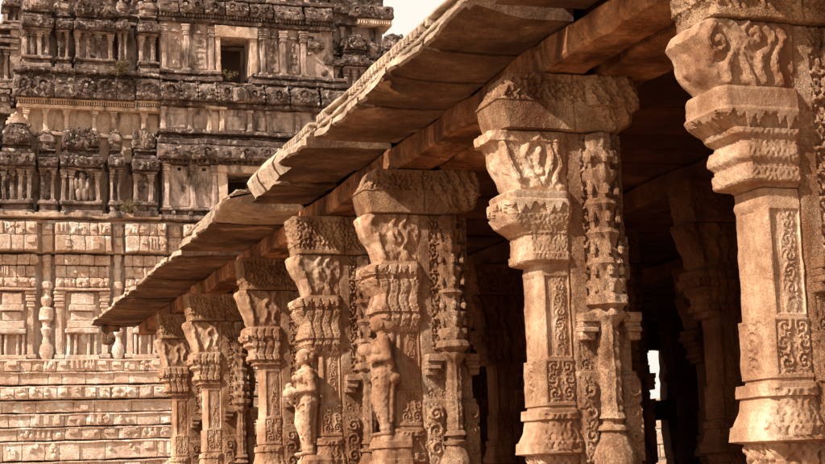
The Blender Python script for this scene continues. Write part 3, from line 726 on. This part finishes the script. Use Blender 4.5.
# hidden core of the tower (solid mass behind the facades)
t = TB()
for (x0, x1, y0, y1, w) in ((-70, 540, 224, 529, -.1), (-50, 520, 143, 223.9, -.1), (-32, 455, 79, 142.9, -.3), (8, 394, 14, 78.9, -.9), (22, 392, -60, 13.9, -1.4)):
    t.holes(x0, x1, y0, y1, w, [h for h in ((222, 250, 176, 222), (219, 248, 39, 82)) if y0 < h[2] and h[3] <= y1 + 5], back=.8)
    t.box(TX(x0), TX(x1), TY - w + 1.9, TY - w + 11, TZ(y1), TZ(y0), 1.5)
    for xx in (x0, x1 - 8): t.box(TX(xx), TX(xx + 8), TY - w + .79, TY - w + 1.91, TZ(y1), TZ(y0), .6)
core = t.done('tower_body', M['plaster'], jit=.03)
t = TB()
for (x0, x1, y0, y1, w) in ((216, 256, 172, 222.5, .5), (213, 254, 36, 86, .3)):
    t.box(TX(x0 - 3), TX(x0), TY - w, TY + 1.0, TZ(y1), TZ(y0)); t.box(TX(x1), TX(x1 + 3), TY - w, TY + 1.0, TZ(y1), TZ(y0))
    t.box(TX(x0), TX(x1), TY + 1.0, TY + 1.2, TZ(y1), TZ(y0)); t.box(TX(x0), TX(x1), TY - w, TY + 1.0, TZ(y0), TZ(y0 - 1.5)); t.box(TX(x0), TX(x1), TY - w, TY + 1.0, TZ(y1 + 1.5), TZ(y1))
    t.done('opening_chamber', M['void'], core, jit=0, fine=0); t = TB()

# --- pale stone base: courses of cut blocks
def course(t, x0, x1, y0, y1, w, wmin, wmax, back=.8, jw=.035, relief=.5, rnd=random, bev=.03, gap=.5):
    x = x0
    while x < x1:
        d = rnd.uniform(wmin, wmax)
        if x1 - (x + d) < wmin * .6: d = x1 - x
        ww = w + rnd.uniform(-jw, jw); dy = rnd.uniform(-.3, .3)
        t.b(x + .14, x + d - .14, y0 + dy * .3, y1 - gap * rnd.random(), ww, back, .16, bev)
        if rnd.random() < relief and d > 5:
            k = rnd.random()
            if k < .4:
                t.b(x + d * .2, x + d * .8, y0 + (y1 - y0) * .15, y0 + (y1 - y0) * .55, ww + .07, .2, .2, .03)
            elif k < .7:
                for q in (.12, .42, .72): t.b(x + d * q, x + d * (q + .16), y0 + (y1 - y0) * .1, y1 - (y1 - y0) * .2, ww + .05, .2, .2, .02)
            else:
                t.b(x + d * .3, x + d * .7, y0 + (y1 - y0) * .4, y1 - 1, ww + .06, .2, .2, .03)
        if rnd.random() < relief * .6:
            for _ in range(rnd.randint(2, 4)):
                r_ = rnd.uniform(.05, .11); ell(t, (TX(x + d * rnd.uniform(.12, .88)), TY - ww - .01, TZ(y0 + (y1 - y0) * rnd.uniform(.25, .75))), (r_, .07, r_ * rnd.uniform(.6, 1.3)))
        x += d
bands = [  # y0, y1, w, min, max, relief
 (360.5, 372, .62, 8, 17, .6), (372.3, 384, .56, 10, 30, .3), (386.5, 399, .70, 9, 22, .2), (400.5, 411.5, .62, 18, 40, .25),
 (413, 425, .66, 10, 40, .7), (426.5, 438.5, .60, 10, 22, .8), (440, 457.5, .73, 12, 34, .5), (459, 474, .70, 12, 30, .7), (475, 495, .9, 20, 40, .4), (496, 529, 1.05, 20, 50, .2)]
for i, (y0, y1, w, a, b, rl) in enumerate(bands):
    t = TB(); course(t, -68, 330, y0, y1, w, a, b, relief=rl, gap=.35, bev=.02, jw=.03); t.b(-68, 330, y0 - .1, y0 + 1.7, w + .06, .5, .2, .015)
    if i == 2:
        for k in range(26): t.roll(-60 + k * 13, -60 + k * 13 + random.choice([9, 12]), 387.5, 398, w, .10, .2, back=.5)
    t.done('base_course', M['base'], core, jit=.035, seed=i)
bays = [(-68, -28, 0), (-26, -10, 1), (-8, 37, 0), (42, 52, 1), (54, 107, 0), (110, 119, 1), (121, 160, 0), (164, 176, 1), (178, 230, 0), (234, 246, 1), (248, 330, 0)]
t = TB()
for (a, b, k) in bays:
    w = .95 if k == 0 else .65
    course(t, a, b, 228.5, 241, w, 6, 14, relief=.9, jw=.04); course(t, a, b, 241.3, 256.5, w + .04, 8, 22, relief=.5, jw=.03)
t.b(-68, 330, 224.5, 228.4, .55, .8, .2); t.b(-68, 330, 228.4, 256.5, .45, .8, .4)
t.done('base_cornice', M['base'], core, jit=.05)
t = TB()
t.b(-68, 330, 258.5, 360, .22, .6, .3)
for (a, b, k) in bays:
    if k == 0:
        w = .5; m = (a + b) / 2; W = b - a
        course(t, a, b, 259, 269, w + .14, 6, 16, relief=.4); course(t, a + 1, b - 1, 269.5, 281, w + .05, 6, 12, relief=.8); course(t, a + 1, b - 1, 281.3, 290.5, w + .1, 6, 14, relief=.8)
        t.b(a, b, 291, 293.5, w + .16, .5, .2)
        course(t, a + 1, b - 1, 294, 360, w - .12, 9, 16, relief=0, jw=.02)
        for p in (a + 5, b - 5): t.pil(p, 9, 294, 359, w + .04)
        # niche with its little roof
        t.b(m - W * .2, m + W * .2, 296, 307, w + .08, .4, .15); t.b(m - W * .24, m + W * .24, 307.5, 313, w + .16, .4, .15)
        t.b(m - W * .19, m + W * .19, 314, 322, w + .02, .4, .15); t.b(m - W * .26, m + W * .26, 323, 330, w + .14, .4, .15); t.b(m - W * .3, m + W * .3, 330.5, 335, w + .2, .4, .15)
        for q in (-.24, -.12, .12, .24): t.b(m + W * q - 1.3, m + W * q + 1.3, 335.5, 356, w + .06, .3, .2)
        t.b(m - W * .3, m + W * .3, 356, 360, w + .14, .4, .15)
    else:
        m = (a + b) / 2; w = .42; cx = TX(m); cy = TY - w; hw = TX(b) - TX(m)
        pf = [(259, .9), (264, 1.), (266, .7), (272, .75), (274, 1.), (277, .8), (284, .75), (286, 1.15), (291, 1.2), (293, .8), (299, .9), (301, 1.25), (306, 1.1), (309, .7), (311, 1.45), (317, 1.6), (322, 1.5), (323, 1.2), (325, .8), (329, .7), (331, 1.2), (335, .9), (338, .55), (344, .8), (347, 1.3), (353, 1.5), (358, 1.1), (360, .9)]
        t.lathe(cx, cy, [(TZ(y), hw * s * .95) for y, s in pf], 14)
t.done('pilaster_storey', M['base'], core, jit=.045, seed=4)

# --- first plaster tier, centre bay
t = TB()
t.b(155, 345, 219.5, 224, .98, 1.2); t.b(157, 343, 215, 219.4, .84, 1.1); t.b(154, 345, 213, 214.9, 1.02, 1.2)
for x in range(156, 340, 9):
    if random.random() < .6: t.b(x, x + 4, 215.2, 219.3, 1.0, .3)
t.done('ledge', M['mixed'], core)
t = TB(); t.holes(158, 340, 170, 213, .78, [(222, 250, 176, 213), (173, 176.5, 171.5, 175), (197.5, 201.5, 171.5, 175)], .9)
for (a, b) in ((165.5, 184.5), (192, 206)):
    t.b(a, b, 176.5, 211, .80, .2, .12, .05); 
t.done('tier_wall', M['plaster'], core, seed=2)
for x in (161, 188, 209.5, 262, 290, 318):
    t = TB(); t.pil(x, 7, 169, 213, .92); t.done('pilaster', M['plaster'], core)
t = TB(); t.b(212.5, 222, 171, 213, .90, .8); t.b(250, 256, 176, 213, .90, .8); t.b(212.5, 300, 162.5, 175.8, .97, .9)
t.done('doorway_frame', M['cream'], core)
t = TB(); t.b(153, 345, 165.5, 169, 1.05, 1.2)
for k in range(38):
    x = 155 + k * 5
    if x < 340: t.b(x, x + 2.6, 164.6, 168.6, 1.12, .3)
t.roll(152, 345, 150, 165, .95, .38, .12, kudu=19)
t.b(153, 345, 144, 149.6, 1.05, 1.2); t.b(155, 345, 139.5, 143.4, .86, 1.); t.b(152, 346, 135.5, 139, 1.12, 1.3)
t.done('cornice', M['dark'], core, seed=5, label='dark roll cornice above the lower doorway')
t = TB(); t.holes(157, 345, 111, 135.5, .66, [], .9)
for (a, b) in ((162, 183), (189, 201), (223, 243), (251, 262), (268, 290), (297, 318)): t.b(a, b, 117, 133, .72, .2, .12, .06)
t.done('tier_wall', M['plaster'], core, seed=8)
for x in (159, 186, 246, 265, 293, 321):
    t = TB(); t.b(x - 2.2, x + 2.2, 112, 135, .80, .3); t.b(x - 3, x + 3, 112, 115, .86, .3); t.b(x - 3, x + 3, 132, 135, .86, .3); t.done('pilaster', M['plaster'], core, seed=int(x))
t = TB(); t.b(203, 207.5, 112, 135, .84, .4); t.b(216, 220.5, 112, 135, .84, .4); t.b(201, 223, 109.5, 113, .95, .5); t.b(208, 215.5, 114, 135, .70, .3)
t.done('cream_niche', M['cream'], core, label='pale niche below the upper window')
t = TB(); t.b(155, 345, 106.5, 110.8, .95, 1.1)
for (a, b) in ((156, 175), (177, 192), (194, 211), (213, 232), (240, 258), (261, 283), (286, 312), (316, 343)):
    t.roll(a, b, 88, 106, .80, .36, .12, kudu=0 if (b - a) < 17 else 22)
    for x in (a - .6, b - .8):
        for k in range(5): t.b(x, x + 2, 87 + k * 4, 90 + k * 4, 1.18 if k > 1 else 1.02, .3)
t.b(155, 345, 86, 88, .80, 1.1)
for (a, b) in ((155, 218.5), (249, 345)): t.b(a, b, 82, 85.6, .96, 1.2); t.b(a, b, 78.5, 81.6, .72, 1.); t.b(a, b, 75.2, 78.2, .84, 1.2)
t.done('cornice', M['dark'], core, seed=9, label='dark swelling cornice below the upper window')
t = TB(); t.lathe(TX(236), TY - 1.14, [(0, 0)] * 0 or [(TZ(107), .05), (TZ(106), .30), (TZ(100), .34), (TZ(93), .30), (TZ(91), .05)], 14)
t.done('round_boss', M['mixed'], core, jit=.06)
# second plaster tier, centre
t = TB(); t.holes(157, 332, 26, 75.5, .55, [(219, 248, 39, 75.5)], .9)
for (a, b) in ((164.5, 178.5), (188.5, 205.5), (264, 277.5), (285, 298)):
    t.b(a, b, 36, 72, .585, .2, .1, .05)
    t.lathe(TX((a + b) / 2), TY - .5, [(TZ(38), .02), (TZ(36), .2), (TZ(33), .12), (TZ(30), .02)], 8)
    for q in range(5): t.b(a + 3 + random.uniform(-1, 3), b - 4 + random.uniform(-3, 2), 40 + q * 6, 44 + q * 6, .62, .2, .1, .05)
t.done('tier_wall', M['plaster'], core, seed=12)
for x in (160.5, 183.5, 209, 260.5, 281, 301.5):
    t = TB(); t.pil(x, 7.5, 29, 75, .70); t.done('pilaster', M['plaster'], core, seed=int(x))
t = TB(); t.b(213.5, 218.8, 37, 76, .68, .8); t.b(248.2, 255, 37, 76, .68, .8); t.b(213, 255.5, 27.5, 38.8, .74, .9); t.b(218.9, 248.1, 83.5, 86, .6, .9)
t.done('window_frame', M['cream'], core, label='pale frame around the upper window')
t = TB(); t.b(155, 335, 22.5, 26.3, .75, 1.)
for k in range(60):
    x = 156 + k * 3
    if x < 333: t.lathe(TX(x + 1), TY - .80, [(TZ(22.4), .02), (TZ(21), .05), (TZ(19.6), .05), (TZ(18.4), .02)], 6)
t.b(155, 335, 18.6, 22.4, .62, 1.)
for (a, b) in ((156, 174), (176, 199), (201, 222), (224, 246), (248, 270), (272, 300), (303, 330)): t.roll(a, b, 3, 18.4, .6, .34, .12, kudu=0 if b - a < 20 else 11)
t.b(155, 334, -1.5, 2.8, .8, 1.1); t.b(157, 330, -30, -1.6, .3, 1.); t.b(155, 334, -36, -30.2, .7, 1.1)
t.done('cornice', M['dark'], core, seed=14, label='dark beaded cornice above the upper window')
for x in (162, 185, 208, 262, 285, 308):
    t = TB(); t.pil(x, 7.5, -30, -1.6, .42); t.done('pilaster', M['plaster'], core, seed=int(x) + 3)

# --- miniature shrines in front of the recessed walls
def shrine(x0, x1, yp0, yp1, ybase, yr0, w, cols, kind='dome', back=.8, m=None, fin=None, seed=0):
    """yp0..yp1 pilaster rows, ybase bottom of base, yr0 top of roof"""
    m = m or M['mixed']; W = x1 - x0; mid = (x0 + x1) / 2; rr = random.Random(seed + int(x0))
    t = TB()
    hb = ybase - yp1; hc = yp0 - yr0
    t.b(x0 - 1, x1 + 1, yp1, yp1 + hb * .22, w + .22, back + .2); t.b(x0 + .5, x1 - .5, yp1 + hb * .22, yp1 + hb * .62, w + .06, back); t.b(x0 - 1, x1 + 1, yp1 + hb * .62, ybase, w + .2, back + .2)
    t.b(x0 + 1, x1 - 1, yp0, yp1, w - .12, back)
    t.b(x0 - .5, x1 + .5, yp0 - hc * .05, yp0, w + .16, back); 
    s = t.done('miniature_shrine', m, tower, seed=seed)
    for c in cols:
        t = TB(); t.pil(x0 + W * c, min(6.2, W * .32), yp0, yp1, w + .03); t.done('pilaster', M['plaster'] if rr.random() < .6 else m, s, seed=seed)
    t = TB()
    t.roll(x0 - 1.5, x1 + 1.5, yp0 - hc * .30, yp0 - hc * .06, w + .05, .26, .1, kudu=W / max(1, round(W / 12)) if W > 16 else 0, back=back)
    t.b(x0, x1, yp0 - hc * .37, yp0 - hc * .30, w + .12, back); t.b(x0 + 1.5, x1 - 1.5, yp0 - hc * .45, yp0 - hc * .37, w - .02, back); t.b(x0 + .5, x1 - .5, yp0 - hc * .50, yp0 - hc * .45, w + .12, back)
    t.done('shrine_cornice', M['dark'], s, seed=seed + 1)
    t = TB(); z0 = TZ(yp0 - hc * .5); z1 = TZ(yr0); h = z1 - z0; r = (TX(x1) - TX(x0)) / 2 * .98
    if kind == 'dome':
        t.lathe(TX(mid), TY - w + .25, [(z0, r * .85), (z0 + h * .08, r * 1.0), (z0 + h * .3, r * 1.04), (z0 + h * .5, r * .92), (z0 + h * .68, r * .66), (z0 + h * .78, r * .42), (z0 + h * .82, r * .5), (z0 + h * .86, r * .3), (z0 + h * .93, r * .22), (z0 + h, r * .05)], 20, 8, .06)
        for a in (-1, 0, 1): t.box(TX(mid) + a * r * .6 - .12, TX(mid) + a * r * .6 + .12, TY - w + .25 - r * (1.1 if a == 0 else .85), TY - w + .3, z0 + h * .12, z0 + h * .42, .1, .05)
    elif kind == 'barrel':
        pr = []
        for i in range(9): a = math.pi * i / 8; pr.append((TY - w + .35 - .55 * math.cos(a), z0 + h * (.08 + .74 * math.sin(a) ** .7)))
        pr = [(TY - w - .18, z0)] + pr + [(TY - w + .9, z0)]
        t.extrude(pr, TX(x0 + .5), TX(x1 - .5), .12)
        for q in (.2, .5, .8):
            cx = TX(x0 + W * q); t.lathe(cx, TY - w + .35, [(z0 + h * .75, .10), (z0 + h * .84, .15), (z0 + h * .9, .07), (z0 + h, .02)], 8)
            for k in range(7):
                a = math.pi * k / 6; t.box(cx + .2 * math.cos(a) - .05, cx + .2 * math.cos(a) + .05, TY - w - .26, TY - w, z0 + h * .25 + .24 * math.sin(a) - .05, z0 + h * .25 + .24 * math.sin(a) + .05)
    else:
        t.lathe(TX(mid), TY - w + .15, [(z0, r * .9), (z0 + h * .15, r * 1.1), (z0 + h * .25, r * .6), (z0 + h * .4, r * 1.2), (z0 + h * .6, r * 1.15), (z0 + h * .72, r * .6), (z0 + h * .8, r * .8), (z0 + h * .88, r * .3), (z0 + h, .03)], 12, 6, .08)
    for _ in range(int(10 + W)):
        q = rr.uniform(.08, .7); r_ = rr.uniform(.05, .11); xo = rr.uniform(-.85, .85)
        dd = .2 + (r * math.sqrt(max(0, 1 - xo * xo)) * (1 - .5 * q) - .25 - .2 if kind != 'barrel' else .0)
        ell(t, (TX(mid) + xo * r, TY - w - dd, z0 + h * q), (r_, .10, r_ * rr.uniform(.6, 1.6)))
    t.done('shrine_roof', M['mixed'] if rr.random() < .5 else M['dark'], s, jit=.10, jf=2.2, seed=seed + 2, fine=.02)
    if fin:
        t = TB(); zf = TZ(fin[0]); ze = TZ(fin[1]); q = ze - zf
        t.lathe(TX(mid), TY - w + .25, [(zf, .34), (zf + q * .25, .36), (zf + q * .3, .26), (zf + q * .5, .30), (zf + q * .55, .18), (zf + q * .75, .20), (zf + q * .8, .08), (ze, .02)], 14)
        t.done('finial', M['cream'], s, jit=.03)
    return s
# first tier, left row
for a in [(3, 33, 178, 208, 222, 128, .75, (.1, .37, .63, .9), 'dome', .8, None, (134, 121)), (39, 55, 178, 208, 222, 138, .65, (.2, .8), 'slim'), (60, 97, 178, 208, 222, 133, .75, (.06, .26, .74, .94), 'barrel'), (106, 118, 176, 208, 223, 136, .8, (.2, .8), 'slim'), (129, 152, 179, 208, 222, 132, .8, (.12, .75), 'dome'), (-36, -2, 178, 208, 222, 130, .7, (.1, .37, .63, .9), 'barrel'), (-64, -42, 178, 208, 222, 130, .7, (.15, .85), 'dome')]:
    shrine(*a, seed=3)
t = TB(); t.b(-66, 155, 219, 223.8, .95, 1.); t.b(-66, 155, 166, 219, .02, .3, .3)
for x in range(-60, 150, 17): t.b(x, x + 9, 176, 208, .10, .2, .14, .04)
t.done('recessed_wall', M['cream'], core, seed=17)
# eroded relief figure between the pilasters of the wide shrine
t = TB(); 
for (x, y, rx, rz) in ((79, 183, .12, .14), (79, 191, .17, .25), (77, 200, .12, .28), (82, 201, .12, .26), (74, 190, .09, .22), (84.5, 191, .09, .24)):
    ell(t, (TX(x), TY - .78, TZ(y)), (rx, .14, rz))
t.done('relief_figure', M['mixed'], core, jit=.05, jf=4)
# wall above them, dentil cornice, kapota, left
t = TB(); t.holes(12, 158, 116, 141, .22, [(56, 58, 136, 138.5), (110, 112, 136, 138.5)], .6); t.b(16, 156, 139, 142.5, .42, .7); t.b(20, 130, 141, 166, .30, .6); t.b(130, 156, 118, 141, .34, .6)
t.done('recessed_wall', M['cream'], core, seed=19, label='pale plastered wall strip between the dark tiers')
for x in (27, 45.5, 65.5, 92.5, 111.5, 141):
    t = TB(); t.pil(x, 6.5, 117, 139, .44 if x < 130 else .55); t.done('pilaster', M['cream'], core, seed=int(x))
t = TB()
t.b(18, 132, 112.6, 116.4, .52, .8); t.b(17, 132, 107.2, 109, .62, .8); t.b(131, 159, 112.6, 116.4, .74, .8); t.b(130, 160, 107.2, 109, .84, .8); t.b(20, 158, 108.8, 112.8, .44, .5)
x = 19
while x < 158:
    t.b(x, x + 1.15, 109.2, 112.4, .60 if x < 131 else .80, .25, .3, .0); x += 2.25
t.done('dentil_cornice', M['cream'], core, jit=.025, seed=20)
t = TB()
for (a, b) in ((14, 31), (32, 52), (53, 71), (72, 92), (93, 112), (113, 131), (132, 155)):
    t.roll(a, b, 85.5, 107, .62 if a < 130 else .78, .30, .12, kudu=(b - a), back=.9)
    t.b(b - .8, b + 1.8, 86, 105, .88, .4, .15, .05)
t.b(13, 156, 83.5, 86, .72, 1.1); t.b(13, 156, 79.5, 83, .9, 1.1)
for x in range(16, 150, 16): t.b(x, x + random.uniform(6, 12), 80.5, 84.5, 1.0, .4, .15, .05)
t.done('cornice', M['dark'], core, seed=22, label='dark cornice of round bosses at upper left')
for a in [(22, 50, 43, 68.5, 79, 3, .6, (.12, .37, .6, .85), 'dome'), (55, 68, 43, 68.5, 79, 10, .55, (.22, .78), 'slim'), (73, 111, 43, 68.5, 79, 8, .6, (.07, .35, .62, .92), 'barrel'), (114, 124, 42, 70, 80, 6, .68, (.25, .8), 'slim'), (135, 154, 43, 69, 79, 4, .68, (.15, .75), 'slim')]:
    shrine(*a, seed=31)
t = TB(); t.b(12, 156, 30, 80, -.02, .3, .3); t.holes(20, 156, -2, 30, -.25, [(84, 87, 9, 12), (100, 102.5, 11, 13.5), (34, 36, 17, 19.5)], .5); t.b(22, 156, 25, 28, .05, .6); t.b(24, 156, 17, 19, 0., .6); t.b(16, 156, -4, 0, .1, .6); t.b(30, 156, -30, -4, -.5, .6); t.b(24, 156, -36, -30, -.1, .8)
t.done('recessed_wall', M['plaster'], core, seed=24)
# ruined fragments on the upper left
for k in range(34):
    x = random.uniform(25, 154); y = random.uniform(-3, 32); s = random.uniform(1.2, 4)
    t = TB(); ell(t, (TX(x), TY - random.uniform(0, .35), TZ(y)), (.035 * s, .15, .036 * s * random.uniform(.7, 1.5)))
    t.done('broken_ornament', M['mixed'], core, jit=.1, jf=3)
# set-back corner on the far left
t = TB()
t.b(-45, 20, 96, 143, -.05, 1.); t.b(-40, 21, 92, 97, .25, 1.); t.b(-30, 18, 52, 92, -.2, 1.); t.b(-34, 20, 30, 52, -.3, .9); t.b(-38, 21, 48, 52, .1, 1.)
t.roll(-36, 12, 97, 122, .1, .3, .15, kudu=12)
for y in (88, 56, 44, 36): t.b(-36, 20, y, y + 2.5, .08, .8)
t.done('set_back_corner', M['mixed'], core, seed=26)
for x in (1, 8.5, 16):
    t = TB(); t.pil(x, 6, 56, 88, -.05); t.done('pilaster', M['plaster'], core, seed=int(x))
shrine(-2 + 8, 20, 18, 30, 36, -8, -.2, (.2, .8), 'slim', seed=77)
shrine(-24, 0, 70, 92, 98, 26, -.1, (.2, .5, .8), 'dome', seed=78)
# right shoulder
for a in [(307, 320, 48, 78, 86, 4, .45, (.2, .8), 'slim'), (324, 340, 62, 84, 92, 30, .35, (.2, .8), 'slim'), (343, 366, 62, 92, 100, 24, .45, (.12, .5, .88), 'barrel'), (368, 382, 64, 92, 100, 32, .35, (.25, .75), 'slim'), (386, 408, 56, 92, 100, 20, .45, (.12, .5, .88), 'dome'), (412, 440, 118, 140, 150, 82, .3, (.15, .5, .85), 'dome')]:
    shrine(*a, seed=51)
t = TB(); t.b(330, 405, 62, 102, .05, .8, .3); t.b(322, 440, 100, 145, .3, .8, .3); t.b(322, 442, 98, 103, .7, 1.); t.roll(322, 440, 104, 120, .45, .3, .15, kudu=18)
t.holes(310, 391, 12, 62, -.35, [(336, 338.5, 20, 22.5), (353, 355.5, 21, 24), (366, 368, 21, 24), (380, 382, 22, 25)], .5)
t.done('recessed_wall', M['plaster'], core, seed=28)
for x in (325, 348, 361, 385):
    t = TB(); t.pil(x, 6, 13, 32, -.2); t.done('pilaster', M['plaster'], core, seed=int(x))
t = TB(); t.b(362, 398, 5.5, 12.5, .12, 1.); x = 363
while x < 397: t.b(x, x + 1.2, 8, 11.6, .2, .2); x += 2.4
t.done('dentil_cornice', M['cream'], core, jit=.03)
t = TB(); t.roll(352, 399, -9, 5, -.05, .3, .12, kudu=12); t.b(336, 362, 0, 13, .05, 1.); t.roll(334, 352, -14, 2, 0., .25, .12); t.b(358, 394, -26, -9, -.4, .8); t.b(355, 396, -30, -26, -.2, 1.)
t.done('cornice', M['dark'], core, seed=29, label='dark cornice at the right shoulder of the tower')
for k in range(22):
    x = random.uniform(303, 325); y = random.uniform(10, 95); s = random.uniform(1.5, 4)
    t = TB(); ell(t, (TX(x), TY - random.uniform(.3, .7), TZ(y)), (.035 * s, .15, .036 * s * random.uniform(.7, 1.6)))
    t.done('broken_ornament', M['mixed'], core, jit=.1, jf=3)

# dry shrubs rooted in the tower's ledges
def shrub(px, py, w, size, n, label, seed):
    rr = random.Random(seed); base = Vector((TX(px), TY - w, TZ(py)))
    root = empty('dry_shrub', base); tag(root, label, 'shrub', 'dry shrubs on the tower ledges')
    mb = MB(); lf = MB()
    for i in range(n):
        a = rr.uniform(0, math.pi * 2); tilt = rr.uniform(.1, 1.2); L_ = size * rr.uniform(.5, 1.)
        p = Vector((0, 0, 0)); d = Vector((math.sin(tilt) * math.cos(a), math.sin(tilt) * math.sin(a) * .6 - .2, math.cos(tilt)))
        for s in range(5):
            q = p + d * L_ / 5; capsules([(tuple(p), tuple(q), .012 * (1 - s * .15), .012 * (1 - s * .15 - .1))], mb, 4); p = q
            d = (d + Vector((rr.uniform(-.5, .5), rr.uniform(-.4, .4), rr.uniform(-.4, .3)))).normalized()
            for _ in range(3):
                c = p + Vector([rr.uniform(-.07, .07) for _ in range(3)]); e = Vector([rr.uniform(-1, 1) for _ in range(3)]).normalized() * .035; g = Vector([rr.uniform(-1, 1) for _ in range(3)]).normalized() * .025
                lf.add([tuple(c - e), tuple(c + g), tuple(c + e), tuple(c - g)], [(0, 1, 2, 3)])
    mb.build('stems', M['twig'], root, smooth=40); lf.build('leaves', M['leaf'], root, smooth=0)
shrub(114, 86, 1.15, .75, 26, 'straggly dry shrub on the dark upper ledge, left of the upper window', 5)
shrub(122, 219, 1.15, .75, 22, 'brown shrub at the foot of the miniature shrines above the pale base', 6)
shrub(226, 82, .85, .45, 12, 'small twiggy shrub on the sill of the upper window', 7)

# ------------------------------------------------------------------ a sunlit court wall beyond the hall
cw = empty('court_wall', (17., 33., 0)); tag(cw, 'sunlit pale block wall glimpsed through the dark doorway of the hall', 'wall')
t = MB(); z = 0
while z < 3.0:
    h = random.uniform(.28, .42); x = 12.5
    while x < 24:
        w = random.uniform(.5, 1.1); t.box(x, x + w - .015, 33. + random.uniform(-.03, .03), 33.8, z, z + h - .015, .4, .02); x += w
    z += h
t.build('block_masonry', M['base'], cw, loc=(17., 33., 0), jit=.02)

# ------------------------------------------------------------------ ground
mb = MB(); mb.grid(np.array([[(x, y, 0.) for x in np.linspace(-3000, 3000, 25)] for y in np.linspace(-3000, 3000, 25)]))
g = mb.build('ground', M['ground'], smooth=0); tag(g, kind='structure')

# ------------------------------------------------------------------ camera
th_, ya_, rho = R(9.157), R(19.0), .035
f = Vector((math.sin(ya_) * math.cos(th_), math.cos(ya_) * math.cos(th_), math.sin(th_)))
r = Vector((math.cos(ya_), -math.sin(ya_), 0)); u = r.cross(f)
r2 = r * math.cos(rho) - u * math.sin(rho); u2 = u * math.cos(rho) + r * math.sin(rho)
cd = bpy.data.cameras.new('camera'); cam = bpy.data.objects.new('camera', cd); COL.objects.link(cam)
cam.matrix_world = Matrix(((r2.x, u2.x, -f.x, 0), (r2.y, u2.y, -f.y, 0), (r2.z, u2.z, -f.z, CAMZ), (0, 0, 0, 1)))
cd.sensor_width = 36; cd.lens = 1500 / 825 * 36; cd.clip_end = 9000
SC.camera = cam

# ------------------------------------------------------------------ light
SUN_EL = R(37)     # where the sun stands, as a direction in the ground plane (x, y)
sx, sy = -.94, -.341
d = Vector((sx * math.cos(SUN_EL), sy * math.cos(SUN_EL), math.sin(SUN_EL)))
sd = bpy.data.lights.new('sun', 'SUN'); sd.energy = 5.2; sd.angle = R(.8); sd.color = (1., .93, .85)
so = bpy.data.objects.new('sun', sd); COL.objects.link(so); so.rotation_euler = d.to_track_quat('Z', 'Y').to_euler()
w = bpy.data.worlds.new('World'); SC.world = w; w.use_nodes = True; nt = w.node_tree; N = nt.nodes; L = nt.links
bg = N['Background']; sk = N.new('ShaderNodeTexSky'); sk.sky_type = 'NISHITA'; sk.sun_disc = False
sk.sun_elevation = SUN_EL; sk.sun_rotation = math.atan2(sx, sy); sk.dust_density = 6.; sk.air_density = 1.; sk.ozone_density = .5
# a dusty veil of high haze turns the whole sky cream
mx = N.new('ShaderNodeMix'); mx.data_type = 'RGBA'; mx.inputs[0].default_value = .9
L.new(sk.outputs[0], mx.inputs[6]); mx.inputs[7].default_value = (9.6, 9.1, 8.1, 1)
L.new(mx.outputs[2], bg.inputs[0]); bg.inputs[1].default_value = .079
SC.view_settings.view_transform = 'Standard'; SC.view_settings.look = 'None'; SC.view_settings.exposure = .52; SC.view_settings.gamma = 1
SC.cycles.max_bounces = 6; SC.cycles.diffuse_bounces = 4
